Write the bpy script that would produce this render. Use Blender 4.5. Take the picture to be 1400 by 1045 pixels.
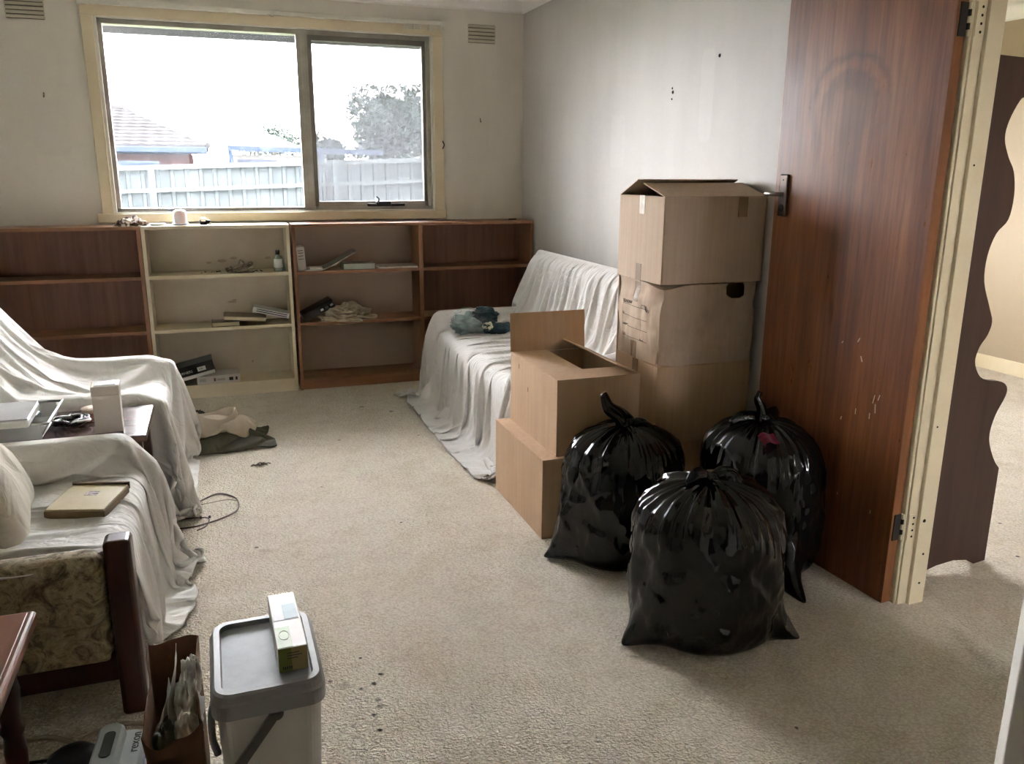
import bpy, bmesh, math, random
import numpy as np
from mathutils import Vector, Matrix, Euler
random.seed(7)
D = bpy.data
for o in list(D.objects): D.objects.remove(o)
C = bpy.context.scene.collection
SC = bpy.context.scene
PI = math.pi
R = math.radians

# ------------------------------------------------------------ camera
cam_d = D.cameras.new('camera'); cam = D.objects.new('camera', cam_d); C.objects.link(cam)
cam_d.sensor_fit = 'HORIZONTAL'; cam_d.sensor_width = 36.0; cam_d.lens = 36.0*1129.3/1400.0
cam_d.clip_start = 0.05; cam_d.clip_end = 200
def cam_matrix(p, yaw, roll, h):
    f = Vector((math.sin(yaw)*math.cos(p), math.cos(yaw)*math.cos(p), -math.sin(p)))
    r = Vector((math.cos(yaw), -math.sin(yaw), 0)); u = r.cross(f)
    r2 = r*math.cos(roll)+u*math.sin(roll); u2 = -r*math.sin(roll)+u*math.cos(roll)
    m = Matrix(((r2.x, u2.x, -f.x, 0), (r2.y, u2.y, -f.y, 0), (r2.z, u2.z, -f.z, h), (0, 0, 0, 1)))
    return m
cam.matrix_world = cam_matrix(R(14.41), R(19.5), R(0.32), 1.40)
SC.camera = cam

# ------------------------------------------------------------ sky, exposure
W = D.worlds.new('overcast_sky'); SC.world = W; W.use_nodes = True
bg = W.node_tree.nodes['Background']
bg.inputs['Color'].default_value = (0.955, 0.962, 1.0, 1); bg.inputs['Strength'].default_value = 6.0
SC.view_settings.view_transform = 'Standard'; SC.view_settings.look = 'None'
SC.view_settings.gamma = 1.0; SC.view_settings.use_curve_mapping = False
SC.view_settings.exposure = 3.62

# ------------------------------------------------------------ material helpers
def S(r, g, b):
    def f(c):
        c /= 255.0
        return c/12.92 if c <= 0.04045 else ((c+0.055)/1.055)**2.4
    return (f(r), f(g), f(b), 1)
class NT:
    def __init__(s, name):
        s.m = D.materials.new(name); s.m.use_nodes = True; s.t = s.m.node_tree
        s.b = s.t.nodes['Principled BSDF']; s.out = s.t.nodes['Material Output']
    def n(s, typ, **kw):
        x = s.t.nodes.new(typ)
        for k, v in kw.items():
            if hasattr(x, k) and k not in ('Scale',): setattr(x, k, v)
            else: x.inputs[k].default_value = v
        return x
    def l(s, a, b): s.t.links.new(a, b)
    def coord(s, stretch=(1, 1, 1), rot=(0, 0, 0)):
        tc = s.n('ShaderNodeTexCoord'); mp = s.n('ShaderNodeMapping')
        mp.inputs['Scale'].default_value = stretch; mp.inputs['Rotation'].default_value = rot
        s.l(tc.outputs['Object'], mp.inputs['Vector']); return mp.outputs['Vector']
    def noise(s, vec, scale, detail=4, rough=.55, dist=0):
        x = s.n('ShaderNodeTexNoise'); x.inputs['Scale'].default_value = scale; x.inputs['Detail'].default_value = detail
        x.inputs['Roughness'].default_value = rough; x.inputs['Distortion'].default_value = dist
        s.l(vec, x.inputs['Vector']); return x.outputs['Fac']
    def ramp(s, fac, stops):
        x = s.n('ShaderNodeValToRGB'); e = x.color_ramp.elements
        while len(e) < len(stops): e.new(0.5)
        for i, (p, c) in enumerate(stops): e[i].position = p; e[i].color = c if len(c) == 4 else (*c, 1)
        s.l(fac, x.inputs['Fac']); return x.outputs['Color']
    def mix(s, fac, a, b, mode='MIX'):
        x = s.n('ShaderNodeMix'); x.data_type = 'RGBA'; x.blend_type = mode
        for v, i in ((fac, 0), (a, 6), (b, 7)):
            if hasattr(v, 'is_linked') or hasattr(v, 'links'): s.l(v, x.inputs[i])
            else: x.inputs[i].default_value = v
        return x.outputs[2]
    def bump(s, h, strength=.3, dist=.01, normal=None):
        x = s.n('ShaderNodeBump'); x.inputs['Strength'].default_value = strength; x.inputs['Distance'].default_value = dist
        s.l(h, x.inputs['Height'])
        if normal is not None: s.l(normal, x.inputs['Normal'])
        s.l(x.outputs['Normal'], s.b.inputs['Normal']); return x.outputs['Normal']
def mk(name, col, rough=.6, col2=None, scale=6, stretch=(1, 1, 1), lo=.35, hi=.65, bump=0, bscale=80, bstretch=None, bdist=.005, metallic=0, spec=.5, detail=5, emit=0, trans=0, dist=0):
    t = NT(name); b = t.b
    b.inputs['Base Color'].default_value = col; b.inputs['Roughness'].default_value = rough
    b.inputs['Metallic'].default_value = metallic; b.inputs['Specular IOR Level'].default_value = spec
    if col2 is not None:
        v = t.coord(stretch); f = t.noise(v, scale, detail, dist=dist)
        t.l(t.ramp(f, [(lo, col), (hi, col2)]), b.inputs['Base Color'])
    if bump:
        v = t.coord(bstretch or (1, 1, 1)); f = t.noise(v, bscale, 3); t.bump(f, bump, bdist)
    return t.m
def wood(name, c1, c2, c3, axis=2, rough=.45, fine=60, spec=.4, bump=.05):
    """straight-grained veneer, grain along the given axis"""
    st = [1, 1, 1]; st[axis] = 0.06
    t = NT(name); v = t.coord(tuple(st)); f1 = t.noise(v, 7, 4, dist=.6); f2 = t.noise(v, fine, 5, .7)
    base = t.ramp(f1, [(.3, c1), (.5, c2), (.72, c3)])
    g = t.ramp(f2, [(.35, (.55, .55, .55)), (.62, (1, 1, 1))])
    t.l(t.mix(.55, base, g, 'MULTIPLY'), t.b.inputs['Base Color'])
    t.b.inputs['Roughness'].default_value = rough; t.b.inputs['Specular IOR Level'].default_value = spec
    if bump: t.bump(f2, bump, .003)
    return t.m

# ------------------------------------------------------------ geometry helpers
MW = {}
def root_matrix(o):
    while o.parent is not None: o = o.parent
    return MW.get(o.name, Matrix.Identity(4))
def thing(name, label, cat, loc=(0, 0, 0), rot=(0, 0, 0), group=None):
    o = D.objects.new(name, None); C.objects.link(o); o.empty_display_size = .05
    o.location = loc; o.rotation_euler = rot
    MW[o.name] = Matrix.Translation(loc) @ Euler(rot).to_matrix().to_4x4()
    return tag(o, label, cat, group)
def tag(o, label=None, cat=None, group=None, kind=None):
    if label: o['label'] = label
    if cat: o['category'] = cat
    if group: o['group'] = group
    if kind: o['kind'] = kind
    return o
def link(name, me, m=None, parent=None, world=True, smooth=False):
    """link a mesh; its vertices are in world space (world=True) or in the thing's own space"""
    if m is not None: me.materials.append(m)
    o = D.objects.new(name, me); C.objects.link(o)
    if parent is not None:
        o.parent = parent
        if world: me.transform(root_matrix(parent).inverted())
    if smooth:
        for p in me.polygons: p.use_smooth = True
    return o
def part(name, bm, m=None, parent=None, world=True, smooth=False):
    me = D.meshes.new(name); bmesh.ops.recalc_face_normals(bm, faces=bm.faces); bm.to_mesh(me); bm.free()
    return link(name, me, m, parent, world, smooth)
def pydata(name, v, f, m=None, parent=None, world=True, smooth=True):
    me = D.meshes.new(name); me.from_pydata([tuple(map(float, p)) for p in v], [], f); me.update()
    return link(name, me, m, parent, world, smooth)
def bx(bm, lo, hi, bevel=0, seg=2, M=None):
    lo = Vector(lo); hi = Vector(hi); c = (lo+hi)/2; s = hi-lo
    g = bmesh.ops.create_cube(bm, size=1, matrix=Matrix.Translation(c) @ Matrix.Diagonal((*s, 1)))
    vs = g['verts']
    if bevel:
        es = list({e for v in vs for e in v.link_edges})
        r = bmesh.ops.bevel(bm, geom=es, offset=bevel, segments=seg, affect='EDGES', profile=.5)
        vs = list({v for f in r['faces'] for v in f.verts} | {v for v in vs if v.is_valid})
    if M is not None: bmesh.ops.transform(bm, matrix=M, verts=[v for v in vs if v.is_valid])
    return vs
def box(name, lo, hi, m, parent=None, bevel=0, seg=2, M=None, world=True):
    bm = bmesh.new(); bx(bm, lo, hi, bevel, seg)
    if M is not None: bmesh.ops.transform(bm, matrix=M, verts=bm.verts)
    return part(name, bm, m, parent, world)
def lathe(bm, prof, n=32, M=None):
    rings = []
    for r, z in prof:
        rings.append([bm.verts.new((r*math.cos(2*PI*i/n), r*math.sin(2*PI*i/n), z)) for i in range(n)] if r > 1e-5 else [bm.verts.new((0, 0, z))])
    for a, b in zip(rings, rings[1:]):
        for i in range(n):
            j = (i+1) % n
            if len(a) == 1 and len(b) == 1: continue
            if len(a) == 1: bm.faces.new((a[0], b[i], b[j]))
            elif len(b) == 1: bm.faces.new((a[i], a[j], b[0]))
            else: bm.faces.new((a[i], a[j], b[j], b[i]))
    if M is not None: bmesh.ops.transform(bm, matrix=M, verts=bm.verts)
def tube(pts, r, n=8, closed=False):
    """bmesh tube along points; r may be a list"""
    bm = bmesh.new(); pts = [Vector(p) for p in pts]; k = len(pts)
    rr = r if isinstance(r, (list, tuple)) else [r]*k
    up = Vector((0, 0, 1)); rings = []; prev = None
    for i, p in enumerate(pts):
        t = (pts[min(i+1, k-1)]-pts[max(i-1, 0)]).normalized()
        a = t.cross(up if prev is None else prev)
        if a.length < 1e-3: a = t.cross(Vector((1, 0, 0)))
        a.normalize(); b = a.cross(t).normalized(); prev = b
        rings.append([bm.verts.new(p+(a*math.cos(2*PI*j/n)+b*math.sin(2*PI*j/n))*rr[i]) for j in range(n)])
    for u, w in zip(rings, rings[1:]):
        for j in range(n): bm.faces.new((u[j], u[(j+1) % n], w[(j+1) % n], w[j]))
    bm.faces.new(rings[0]); bm.faces.new(rings[-1][::-1])
    return bm
def smooth_path(pts, n=8):
    P = [Vector(p) for p in pts]; P = [P[0]*2-P[1]]+P+[P[-1]*2-P[-2]]; out = []
    for i in range(1, len(P)-2):
        for k in range(n):
            t = k/n; a, b, c, d = P[i-1:i+3]
            out.append(.5*((2*b)+(c-a)*t+(2*a-5*b+4*c-d)*t*t+(3*b-a-3*c+d)*t**3))
    return out+[P[-2]]
from mathutils.geometry import tessellate_polygon
def prism(poly, axis, lo, hi):
    """extrude a 2-D polygon along an axis (0 x, 1 y, 2 z)"""
    bm = bmesh.new()
    def mkv(a, b, h): return {0: (h, a, b), 1: (a, h, b), 2: (a, b, h)}[axis]
    A = [bm.verts.new(mkv(a, b, lo)) for a, b in poly]; B = [bm.verts.new(mkv(a, b, hi)) for a, b in poly]
    for a_, b_, c_ in tessellate_polygon([[Vector((a, b, 0)) for a, b in poly]]): bm.faces.new((A[a_], A[b_], A[c_])); bm.faces.new((B[c_], B[b_], B[a_]))
    for i in range(len(poly)): j = (i+1) % len(poly); bm.faces.new((A[i], A[j], B[j], B[i]))
    return bm
def sheet(p0, p1, d, t=.004):
    """thin board from hinge edge p0-p1 spanning vector d"""
    bm = bmesh.new(); p0, p1, d = Vector(p0), Vector(p1), Vector(d); n = (p1-p0).cross(d).normalized()*t
    q = [p0, p1, p1+d, p0+d]; a = [bm.verts.new(x) for x in q]; b = [bm.verts.new(x+n) for x in q]
    bm.faces.new(a); bm.faces.new(b[::-1])
    for i in range(4): j = (i+1) % 4; bm.faces.new((a[i], a[j], b[j], b[i]))
    return bm
def text(name, body, size, M, m, parent, depth=.0004):
    c = D.curves.new(name, 'FONT'); c.body = body; c.size = size; c.extrude = depth; c.align_x = 'LEFT'
    o = D.objects.new(name, c); C.objects.link(o)
    bpy.context.view_layer.update()
    me = D.meshes.new_from_object(o.evaluated_get(bpy.context.evaluated_depsgraph_get()))
    D.objects.remove(o); me.transform(M); me.materials.clear(); me.name = name
    return link(name, me, m, parent)
def frame(o, xd, yd):
    """matrix with local x along xd and y along yd"""
    x = Vector(xd).normalized(); y = Vector(yd).normalized(); z = x.cross(y)
    return Matrix(((x.x, y.x, z.x, o[0]), (x.y, y.y, z.y, o[1]), (x.z, y.z, z.z, o[2]), (0, 0, 0, 1)))

# numpy value noise
_rng = np.random.RandomState(3); _T = _rng.rand(64, 64, 64)
def vnoise(p, lin=False):
    p = np.asarray(p, float); i = np.floor(p).astype(int); f = p-i; f = f if lin else f*f*(3-2*f); r = 0
    for dx in (0, 1):
        for dy in (0, 1):
            for dz in (0, 1):
                w = (f[..., 0] if dx else 1-f[..., 0])*(f[..., 1] if dy else 1-f[..., 1])*(f[..., 2] if dz else 1-f[..., 2])
                r = r+w*_T[(i[..., 0]+dx) % 64, (i[..., 1]+dy) % 64, (i[..., 2]+dz) % 64]
    return r*2-1
def fbm(p, o=4, ridge=False):
    a, s, t = 1.0, 0, 0
    for k in range(o):
        n = vnoise(p*2.03**k+k*7.3); n = 1-2*np.abs(n) if ridge else n
        s = s+a*n; t += a; a *= .5
    return s/t

# ------------------------------------------------------------ cloth draping (position based dynamics)
def rbox(c, h, r=.03, ry=0, rx=0, rz=0):
    return ('b', np.array(c, np.float32), np.array(h, np.float32)-np.float32(r), np.float32(r), np.array(Euler((rx, ry, rz)).to_matrix(), np.float32))
def ell(c, r, rz=0): return ('e', np.array(c, float), np.array(r, float), 0, np.array(Euler((0, 0, rz)).to_matrix()))
def sdf(col, P):
    k, c, h, r, M = col; p = (P-c) @ M
    if k == 'e':
        q = p/h; L = np.sqrt((q*q).sum(-1))+1e-9; d = (L-1)*h.min(); n = q/h; n = n/(np.sqrt((n*n).sum(-1))[..., None]+1e-9)
        return d, n @ M.T
    q = np.abs(p)-h; qm = np.maximum(q, 0); L = np.sqrt((qm*qm).sum(-1)); ins = np.minimum(q.max(-1), 0)
    n = np.where((L > 1e-6)[..., None], qm/(L[..., None]+1e-9), np.eye(3, dtype=np.float32)[q.argmax(-1)])*np.where(p < 0, np.float32(-1), np.float32(1))
    return L+ins-r, n @ M.T
def drape(P0, cols, steps=260, mu=.35, bend=.06, shear=.35, thick=.008, slack=1.0, pins=None, floor=0., g=2.4, iters=1, damp=.997, rest=None, noise=.002, seed=1, push=.8, fold=(.034, 19, 3.0)):
    rs = np.random.RandomState(seed); Rr = P0 if rest is None else rest
    PIN = None if pins is None else P0[pins].copy(); P = P0+rs.randn(*P0.shape)*noise; V = np.zeros_like(P); dt = 1/260.
    if fold: gi, gj = np.meshgrid(Rr[:, 0, 0], Rr[0, :, 1], indexing='ij'); fz_ = fold[0]*fbm(np.stack([gi*fold[2], gj*fold[1]+gi*1.5, gi*0+seed*5.5], -1), 3); P[..., 2] += np.abs(fz_)*1.2; P[..., 0] += fz_*.6
    P = P.astype(np.float32); V = V.astype(np.float32); H, Wd = P.shape[:2]; full = slice(None)
    def pairs():
        out = []
        for d in (0, 1):
            for s in (0, 1):
                n = P.shape[d]; m = (n-s)//2*2
                a = slice(s, s+m, 2); b = slice(s+1, s+m, 2)
                out.append((((a, full), (b, full)) if d == 0 else ((full, a), (full, b)), 1.0, slack))
        for s in (0, 1):
            m = (H-s)//2*2; a = slice(s, s+m, 2); b = slice(s+1, s+m, 2)
            out.append((((a, slice(0, Wd-1)), (b, slice(1, Wd))), shear, slack))
            out.append((((a, slice(1, Wd)), (b, slice(0, Wd-1))), shear, slack))
        for d in (0, 1):
            for s in (0, 1, 2, 3):
                n = P.shape[d]; m = (n-s)//4*4
                if m < 4: continue
                a = slice(s, s+m-2 if m >= 4 else s, 4); b = slice(s+2, s+m, 4)
                ia = np.arange(s, n-2, 4); ib = ia+2
                out.append((((ia, full), (ib, full)) if d == 0 else ((full, ia), (full, ib)), bend, 1.0))
        return out
    prs = []
    for (ia, ib), k, sl in pairs():
        prs.append((ia, ib, k, np.sqrt(((Rr[ia]-Rr[ib])**2).sum(-1)).astype(np.float32)*np.float32(sl)))
    mu0 = mu
    for st in range(steps):
        mu = mu0
        V[..., 2] -= (g if st < steps*.8 else g*.35)*dt; V *= damp
        Q = P+V*dt
        for it in range(iters):
            for ia, ib, k, L0 in prs:
                a = Q[ia]; b = Q[ib]; dlt = b-a; L = np.sqrt((dlt*dlt).sum(-1))+1e-9
                e = L-L0; c = dlt*(np.where(e > 0, e, e*np.float32(push))/L*np.float32(.5*k))[..., None]
                Q[ia] = a+c; Q[ib] = b-c
            if pins is not None: Q[pins] = PIN
            for col in cols:
                d, n = sdf(col, Q); hit = d < thick
                if hit.any():
                    Q[hit] += n[hit]*(thick-d[hit])[:, None]
                    if it == iters-1: mv = Q[hit]-P[hit]; nn = n[hit]; tn = mv-(mv*nn).sum(-1)[:, None]*nn; Q[hit] -= tn*mu
            if it == iters-1:
                lo = Q[..., 2] < floor+thick
                Q[..., 2] = np.maximum(Q[..., 2], floor+thick*(.6+.4*rs.rand()))
                Q[lo, :2] -= (Q[lo, :2]-P[lo, :2])*min(1, mu*1.6)
        V = np.clip((Q-P)/dt, -2.5, 2.5); P = Q
    return P
def cloth_obj(name, P, m, parent=None, thick=.003, sub=1, mask=None):
    H, Wd = P.shape[:2]; f = []
    for i in range(H-1):
        for j in range(Wd-1):
            if mask is None or mask[i, j]: f.append((i*Wd+j, i*Wd+j+1, (i+1)*Wd+j+1, (i+1)*Wd+j))
    o = pydata(name, P.reshape(-1, 3), f, m, parent)
    if sub: s = o.modifiers.new('sub', 'SUBSURF'); s.levels = sub; s.render_levels = sub
    s = o.modifiers.new('sol', 'SOLIDIFY'); s.thickness = thick; s.offset = 0
    return o
# ============================================================ materials of the room
def wall_paint(name, c1, c2, patches=()):
    t = NT(name); v = t.coord(); f = t.noise(v, 1.3, 5, .6); f2 = t.noise(t.coord((1, 1, .25)), 5, 4)
    c = t.ramp(f, [(.3, c1), (.7, c2)])
    c = t.mix(.10, c, t.ramp(f2, [(.4, (.5, .48, .44)), (.6, (1, 1, 1))]), 'MULTIPLY')
    for (p, s, a, col) in patches:      # filled patches / scuffs with their own outline
        tc = t.n('ShaderNodeTexCoord'); mp = t.n('ShaderNodeMapping'); mp.inputs['Location'].default_value = (-p[0]/s[0], -p[1]/s[1], -p[2]/s[2])
        mp.inputs['Scale'].default_value = (1/s[0], 1/s[1], 1/s[2]); t.l(tc.outputs['Object'], mp.inputs['Vector'])
        ab = t.n('ShaderNodeVectorMath', operation='POWER'); a0 = t.n('ShaderNodeVectorMath', operation='ABSOLUTE'); t.l(mp.outputs[0], a0.inputs[0])
        t.l(a0.outputs[0], ab.inputs[0]); ab.inputs[1].default_value = (6, 6, 6)
        dt = t.n('ShaderNodeVectorMath', operation='DOT_PRODUCT'); t.l(ab.outputs[0], dt.inputs[0]); dt.inputs[1].default_value = (1, 1, 1)
        r = t.ramp(dt.outputs['Value'], [(.6, (a, a, a)), (1.0, (0, 0, 0))]); sp = t.n('ShaderNodeSeparateColor'); t.l(r, sp.inputs[0])
        c = t.mix(sp.outputs[0], c, col)
    t.l(c, t.b.inputs['Base Color']); t.b.inputs['Roughness'].default_value = .55; t.b.inputs['Specular IOR Level'].default_value = .35
    t.bump(t.noise(v, 60, 3), .06, .004); return t.m
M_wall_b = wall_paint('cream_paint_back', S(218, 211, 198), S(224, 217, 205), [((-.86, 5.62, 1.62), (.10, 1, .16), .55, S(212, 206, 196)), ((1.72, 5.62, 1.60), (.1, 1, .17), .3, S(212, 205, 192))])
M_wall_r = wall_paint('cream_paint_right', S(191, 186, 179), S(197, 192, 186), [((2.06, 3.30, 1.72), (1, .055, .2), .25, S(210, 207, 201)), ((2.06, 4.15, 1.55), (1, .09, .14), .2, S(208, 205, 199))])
M_ceil = mk('ceiling_white', S(243, 240, 234), .8)
M_trim = mk('cream_enamel', S(222, 208, 178), .38, S(210, 194, 160), 3, lo=.4, hi=.75, bump=.04, bscale=40)
M_trim_w = mk('white_enamel', S(222, 218, 206), .4, S(208, 202, 188), 4)
M_alu = mk('window_aluminium', S(172, 168, 158), .4, S(150, 144, 132), 8, metallic=.2)
M_alu_d = mk('screen_frame_grey', S(120, 116, 108), .5)
M_black = mk('black_plastic', (.012, .012, .013, 1), .35)
M_dark = mk('dark_hole', (.006, .005, .004, 1), .9)
M_steel = mk('brushed_metal', (.35, .33, .31, 1), .35, metallic=.9)

def carpet():
    t = NT('loop_carpet'); v = t.coord()
    big = t.noise(v, .9, 6, .65); mid = t.noise(v, 7, 5, .6); fine = t.noise(v, 160, 2)
    vor = t.n('ShaderNodeTexVoronoi'); vor.inputs['Scale'].default_value = 95; mp = t.coord((1, 1.35, 1), (0, 0, .5)); 
    wob = t.n('ShaderNodeTexNoise'); wob.inputs['Scale'].default_value = 30; t.l(mp, wob.inputs['Vector'])
    ad = t.n('ShaderNodeVectorMath', operation='MULTIPLY_ADD'); t.l(wob.outputs['Color'], ad.inputs[0]); ad.inputs[1].default_value = (.03, .03, .03); t.l(mp, ad.inputs[2])
    t.l(ad.outputs[0], vor.inputs['Vector'])
    c = t.ramp(big, [(.3, S(228, 214, 194)), (.5, S(238, 228, 213)), (.72, S(243, 235, 222))])
    c = t.mix(.35, c, t.ramp(mid, [(.3, S(212, 196, 172)), (.55, S(242, 234, 221))]), 'MIX')
    c = t.mix(.6, c, t.ramp(vor.outputs['Distance'], [(.15, (1, 1, 1)), (.75, (.66, .62, .56))]), 'MULTIPLY')
    dm = t.noise(v, 2.6, 6, .7); c = t.mix(t_fac(t, t.ramp(dm, [(.60, (0, 0, 0)), (.76, (.5, .5, .5))])), c, S(166, 140, 104))
    # spilt-dirt spots with a shape of their own
    nz = t.noise(v, 45, 4, .7)
    for x, y, r, a in [(0.344, 2.085, 0.010, 0.90), (0.318, 2.047, 0.010, 0.90), (0.281, 2.034, 0.009, 0.80), (0.316, 1.970, 0.011, 0.50), (0.315, 1.941, 0.011, 0.55), (0.293, 1.909, 0.009, 0.85), (0.297, 1.845, 0.009, 0.95), (0.203, 2.097, 0.008, 0.80), (0.304, 2.184, 0.006, 0.90), (0.237, 2.064, 0.024, 0.28), (0.237, 1.881, 0.010, 0.40),
                       (.075, 3.98, .012, .6), (.62, 3.1, .007, .8), (.53, 4.25, .009, .8), (.9, 4.7, .02, .5), (.75, 4.85, .018, .5), (.95, 4.2, .007, .8), (.36, 3.6, .006, .8), (.05, 3.05, .01, .7), (1.32, 1.5, .007, .8), (2.75, 2.05, .008, .8), (2.95, 2.3, .01, .7)]:
        tc = t.n('ShaderNodeTexCoord'); d = t.n('ShaderNodeVectorMath', operation='DISTANCE'); t.l(tc.outputs['Object'], d.inputs[0]); d.inputs[1].default_value = (x, y, 0)
        s = t.n('ShaderNodeMath', operation='MULTIPLY_ADD'); t.l(nz, s.inputs[0]); s.inputs[1].default_value = r*2.2; t.l(d.outputs['Value'], s.inputs[2])
        m = t.n('ShaderNodeMapRange'); t.l(s.outputs[0], m.inputs[0]); m.inputs[1].default_value = r*1.55; m.inputs[2].default_value = r*2.1; m.inputs[3].default_value = a; m.inputs[4].default_value = 0
        c = t.mix(m.outputs[0], c, S(48, 36, 28))
    t.l(c, t.b.inputs['Base Color']); t.b.inputs['Roughness'].default_value = .95; t.b.inputs['Specular IOR Level'].default_value = .1
    inv = t.n('ShaderNodeMath', operation='MULTIPLY_ADD'); t.l(vor.outputs['Distance'], inv.inputs[0]); inv.inputs[1].default_value = -1; t.l(fine, inv.inputs[2])
    n1 = t.bump(inv.outputs[0], .8, .014); t.bump(t.noise(t.coord((1, .45, 1), (0, 0, .6)), 38, 4, .6), .38, .02, n1)
    return t.m
def t_fac(t, col):
    sp = t.n('ShaderNodeSeparateColor'); t.l(col, sp.inputs[0]); return sp.outputs[0]
M_carpet = carpet()

# ============================================================ room shell
XL, XR, YN, YB, ZC = -1.85, 2.06, -2.6, 5.627, 2.50
def struct(name, bm, m, kind='structure', parent=None):
    o = part(name, bm, m, parent); o['kind'] = kind; return o
def sbox(name, lo, hi, m, parent=None, bevel=0):
    bm = bmesh.new(); bx(bm, lo, hi, bevel); o = part(name, bm, m, parent)
    if parent is None: o['kind'] = 'structure'
    return o
bm = bmesh.new(); bx(bm, (XL-.1, YN-.1, -.12), (5.4, YB+.1, 0)); floor = struct('floor', bm, M_carpet)
bm = bmesh.new(); bx(bm, (XL-.1, YN-.1, ZC), (5.4, YB+.1, ZC+.12)); struct('ceiling', bm, M_ceil)
# back wall with the window opening of this room and of the room next door
WX0, WX1, WZ0, WZ1 = -.57, 1.415, 1.13, 2.25
OX0, OX1, OZ0, OZ1 = 2.75, 3.85, .95, 2.1
TH = .12
bm = bmesh.new()
for lo, hi in (((XL-.1, YB, 0), (WX0, YB+TH, ZC)), ((WX0, YB, 0), (WX1, YB+TH, WZ0)), ((WX0, YB, WZ1), (WX1, YB+TH, ZC)), ((WX1, YB, 0), (OX0, YB+TH, ZC)),
               ((OX0, YB, 0), (OX1, YB+TH, OZ0)), ((OX0, YB, OZ1), (OX1, YB+TH, ZC)), ((OX1, YB, 0), (5.4, YB+TH, ZC))): bx(bm, lo, hi)
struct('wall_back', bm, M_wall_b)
# right wall with the doorway
DY0, DY1, DZ = 1.13, 1.915, 2.06
bm = bmesh.new()
for lo, hi in (((XR, YN, 0), (XR+.085, DY0-.02, ZC)), ((XR, DY1+.02, 0), (XR+.085, YB, ZC)), ((XR, DY0-.02, DZ+.02), (XR+.085, DY1+.02, ZC))): bx(bm, lo, hi)
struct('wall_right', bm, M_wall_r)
# left wall and near wall (behind the camera)
bm = bmesh.new(); bx(bm, (XL-.1, YN, 0), (XL, YB, ZC)); struct('wall_left', bm, mk('pale_paint_left', S(238, 234, 226), .6))
NX0, NX1, NZ0, NZ1 = 3.0, 3.75, 1.2, 1.85          # window at the near end of the next room
bm = bmesh.new()
for lo, hi in (((XL-.1, YN-.1, 0), (NX0, YN, ZC)), ((NX0, YN-.1, 0), (NX1, YN, NZ0)), ((NX0, YN-.1, NZ1), (NX1, YN, ZC)), ((NX1, YN-.1, 0), (5.4, YN, ZC))): bx(bm, lo, hi)
struct('wall_near', bm, mk('tan_paint_near', S(150, 138, 120), .7))
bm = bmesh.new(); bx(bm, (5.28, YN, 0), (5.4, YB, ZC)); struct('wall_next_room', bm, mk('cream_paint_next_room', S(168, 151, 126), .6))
# cornices (cove profile)
def cove(n=7, s=.075): return [(0, 0)]+[(s*(1-math.sin(a)), s*(math.cos(a)-1)-0) for a in []]
def cornice(name, p0, p1, inward):
    """quarter-round cove between wall and ceiling, along p0-p1; inward = unit vector into the room"""
    p0, p1, w = Vector(p0), Vector(p1), Vector(inward); s = .085; prof = [(0, 0), (0, -s)]
    for k in range(9):
        a = PI/2*k/8; prof.append((.012+(s-.012)*(1-math.cos(a)), -s+.010+(s-.010)*math.sin(a)*1.0 if k < 8 else 0))
    bm = bmesh.new(); A = [bm.verts.new(p0+w*x+Vector((0, 0, z))) for x, z in prof]; B = [bm.verts.new(p1+w*x+Vector((0, 0, z))) for x, z in prof]
    bm.faces.new(A); bm.faces.new(B[::-1])
    for i in range(len(prof)): j = (i+1) % len(prof); bm.faces.new((A[i], A[j], B[j], B[i]))
    return struct(name, bm, M_ceil)
cornice('trim_1', (XL, YB, ZC), (XR, YB, ZC), (0, -1, 0)); cornice('trim_2', (XR, YN, ZC), (XR, YB, ZC), (-1, 0, 0)); cornice('trim_3', (5.28, YN, ZC), (5.28, YB, ZC), (-1, 0, 0))
# skirting boards
sbox('baseboard_right', (XR-.016, DY1+.09, 0), (XR, YB, .09), M_trim, bevel=.003)
sbox('baseboard_next_room', (5.264, YN, 0), (5.28, YB, .1), M_trim, bevel=.003)
sbox('baseboard_left', (XL, YN, 0), (XL+.016, YB, .09), M_trim, bevel=.003)
sbox('baseboard_back', (XL, YB-.016, 0), (XR, YB, .09), M_trim, bevel=.003)
# carpet join ridge in the doorway, a raised strip of the floor
pts = smooth_path([(2.15, 1.87, 0), (2.12, 1.76, .004), (2.10, 1.68, .010), (2.08, 1.58, .013), (2.06, 1.45, .015), (2.06, 1.30, .012), (2.06, 1.16, 0)], 5)
bm = bmesh.new(); rows = []
for p in pts:
    rows.append([bm.verts.new((p.x+dx*(.025+2*p.z), p.y+.002*math.sin(40*p.y), max(0, (1-dx*dx)*p.z*1.3)-(.001 if abs(dx) == 1 else 0))) for dx in (-1, -.75, -.4, 0, .4, .75, 1)])
for a, b in zip(rows, rows[1:]):
    for i in range(6): bm.faces.new((a[i], a[i+1], b[i+1], b[i]))
o = part('carpet_seam', bm, M_carpet, floor, smooth=True)

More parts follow.
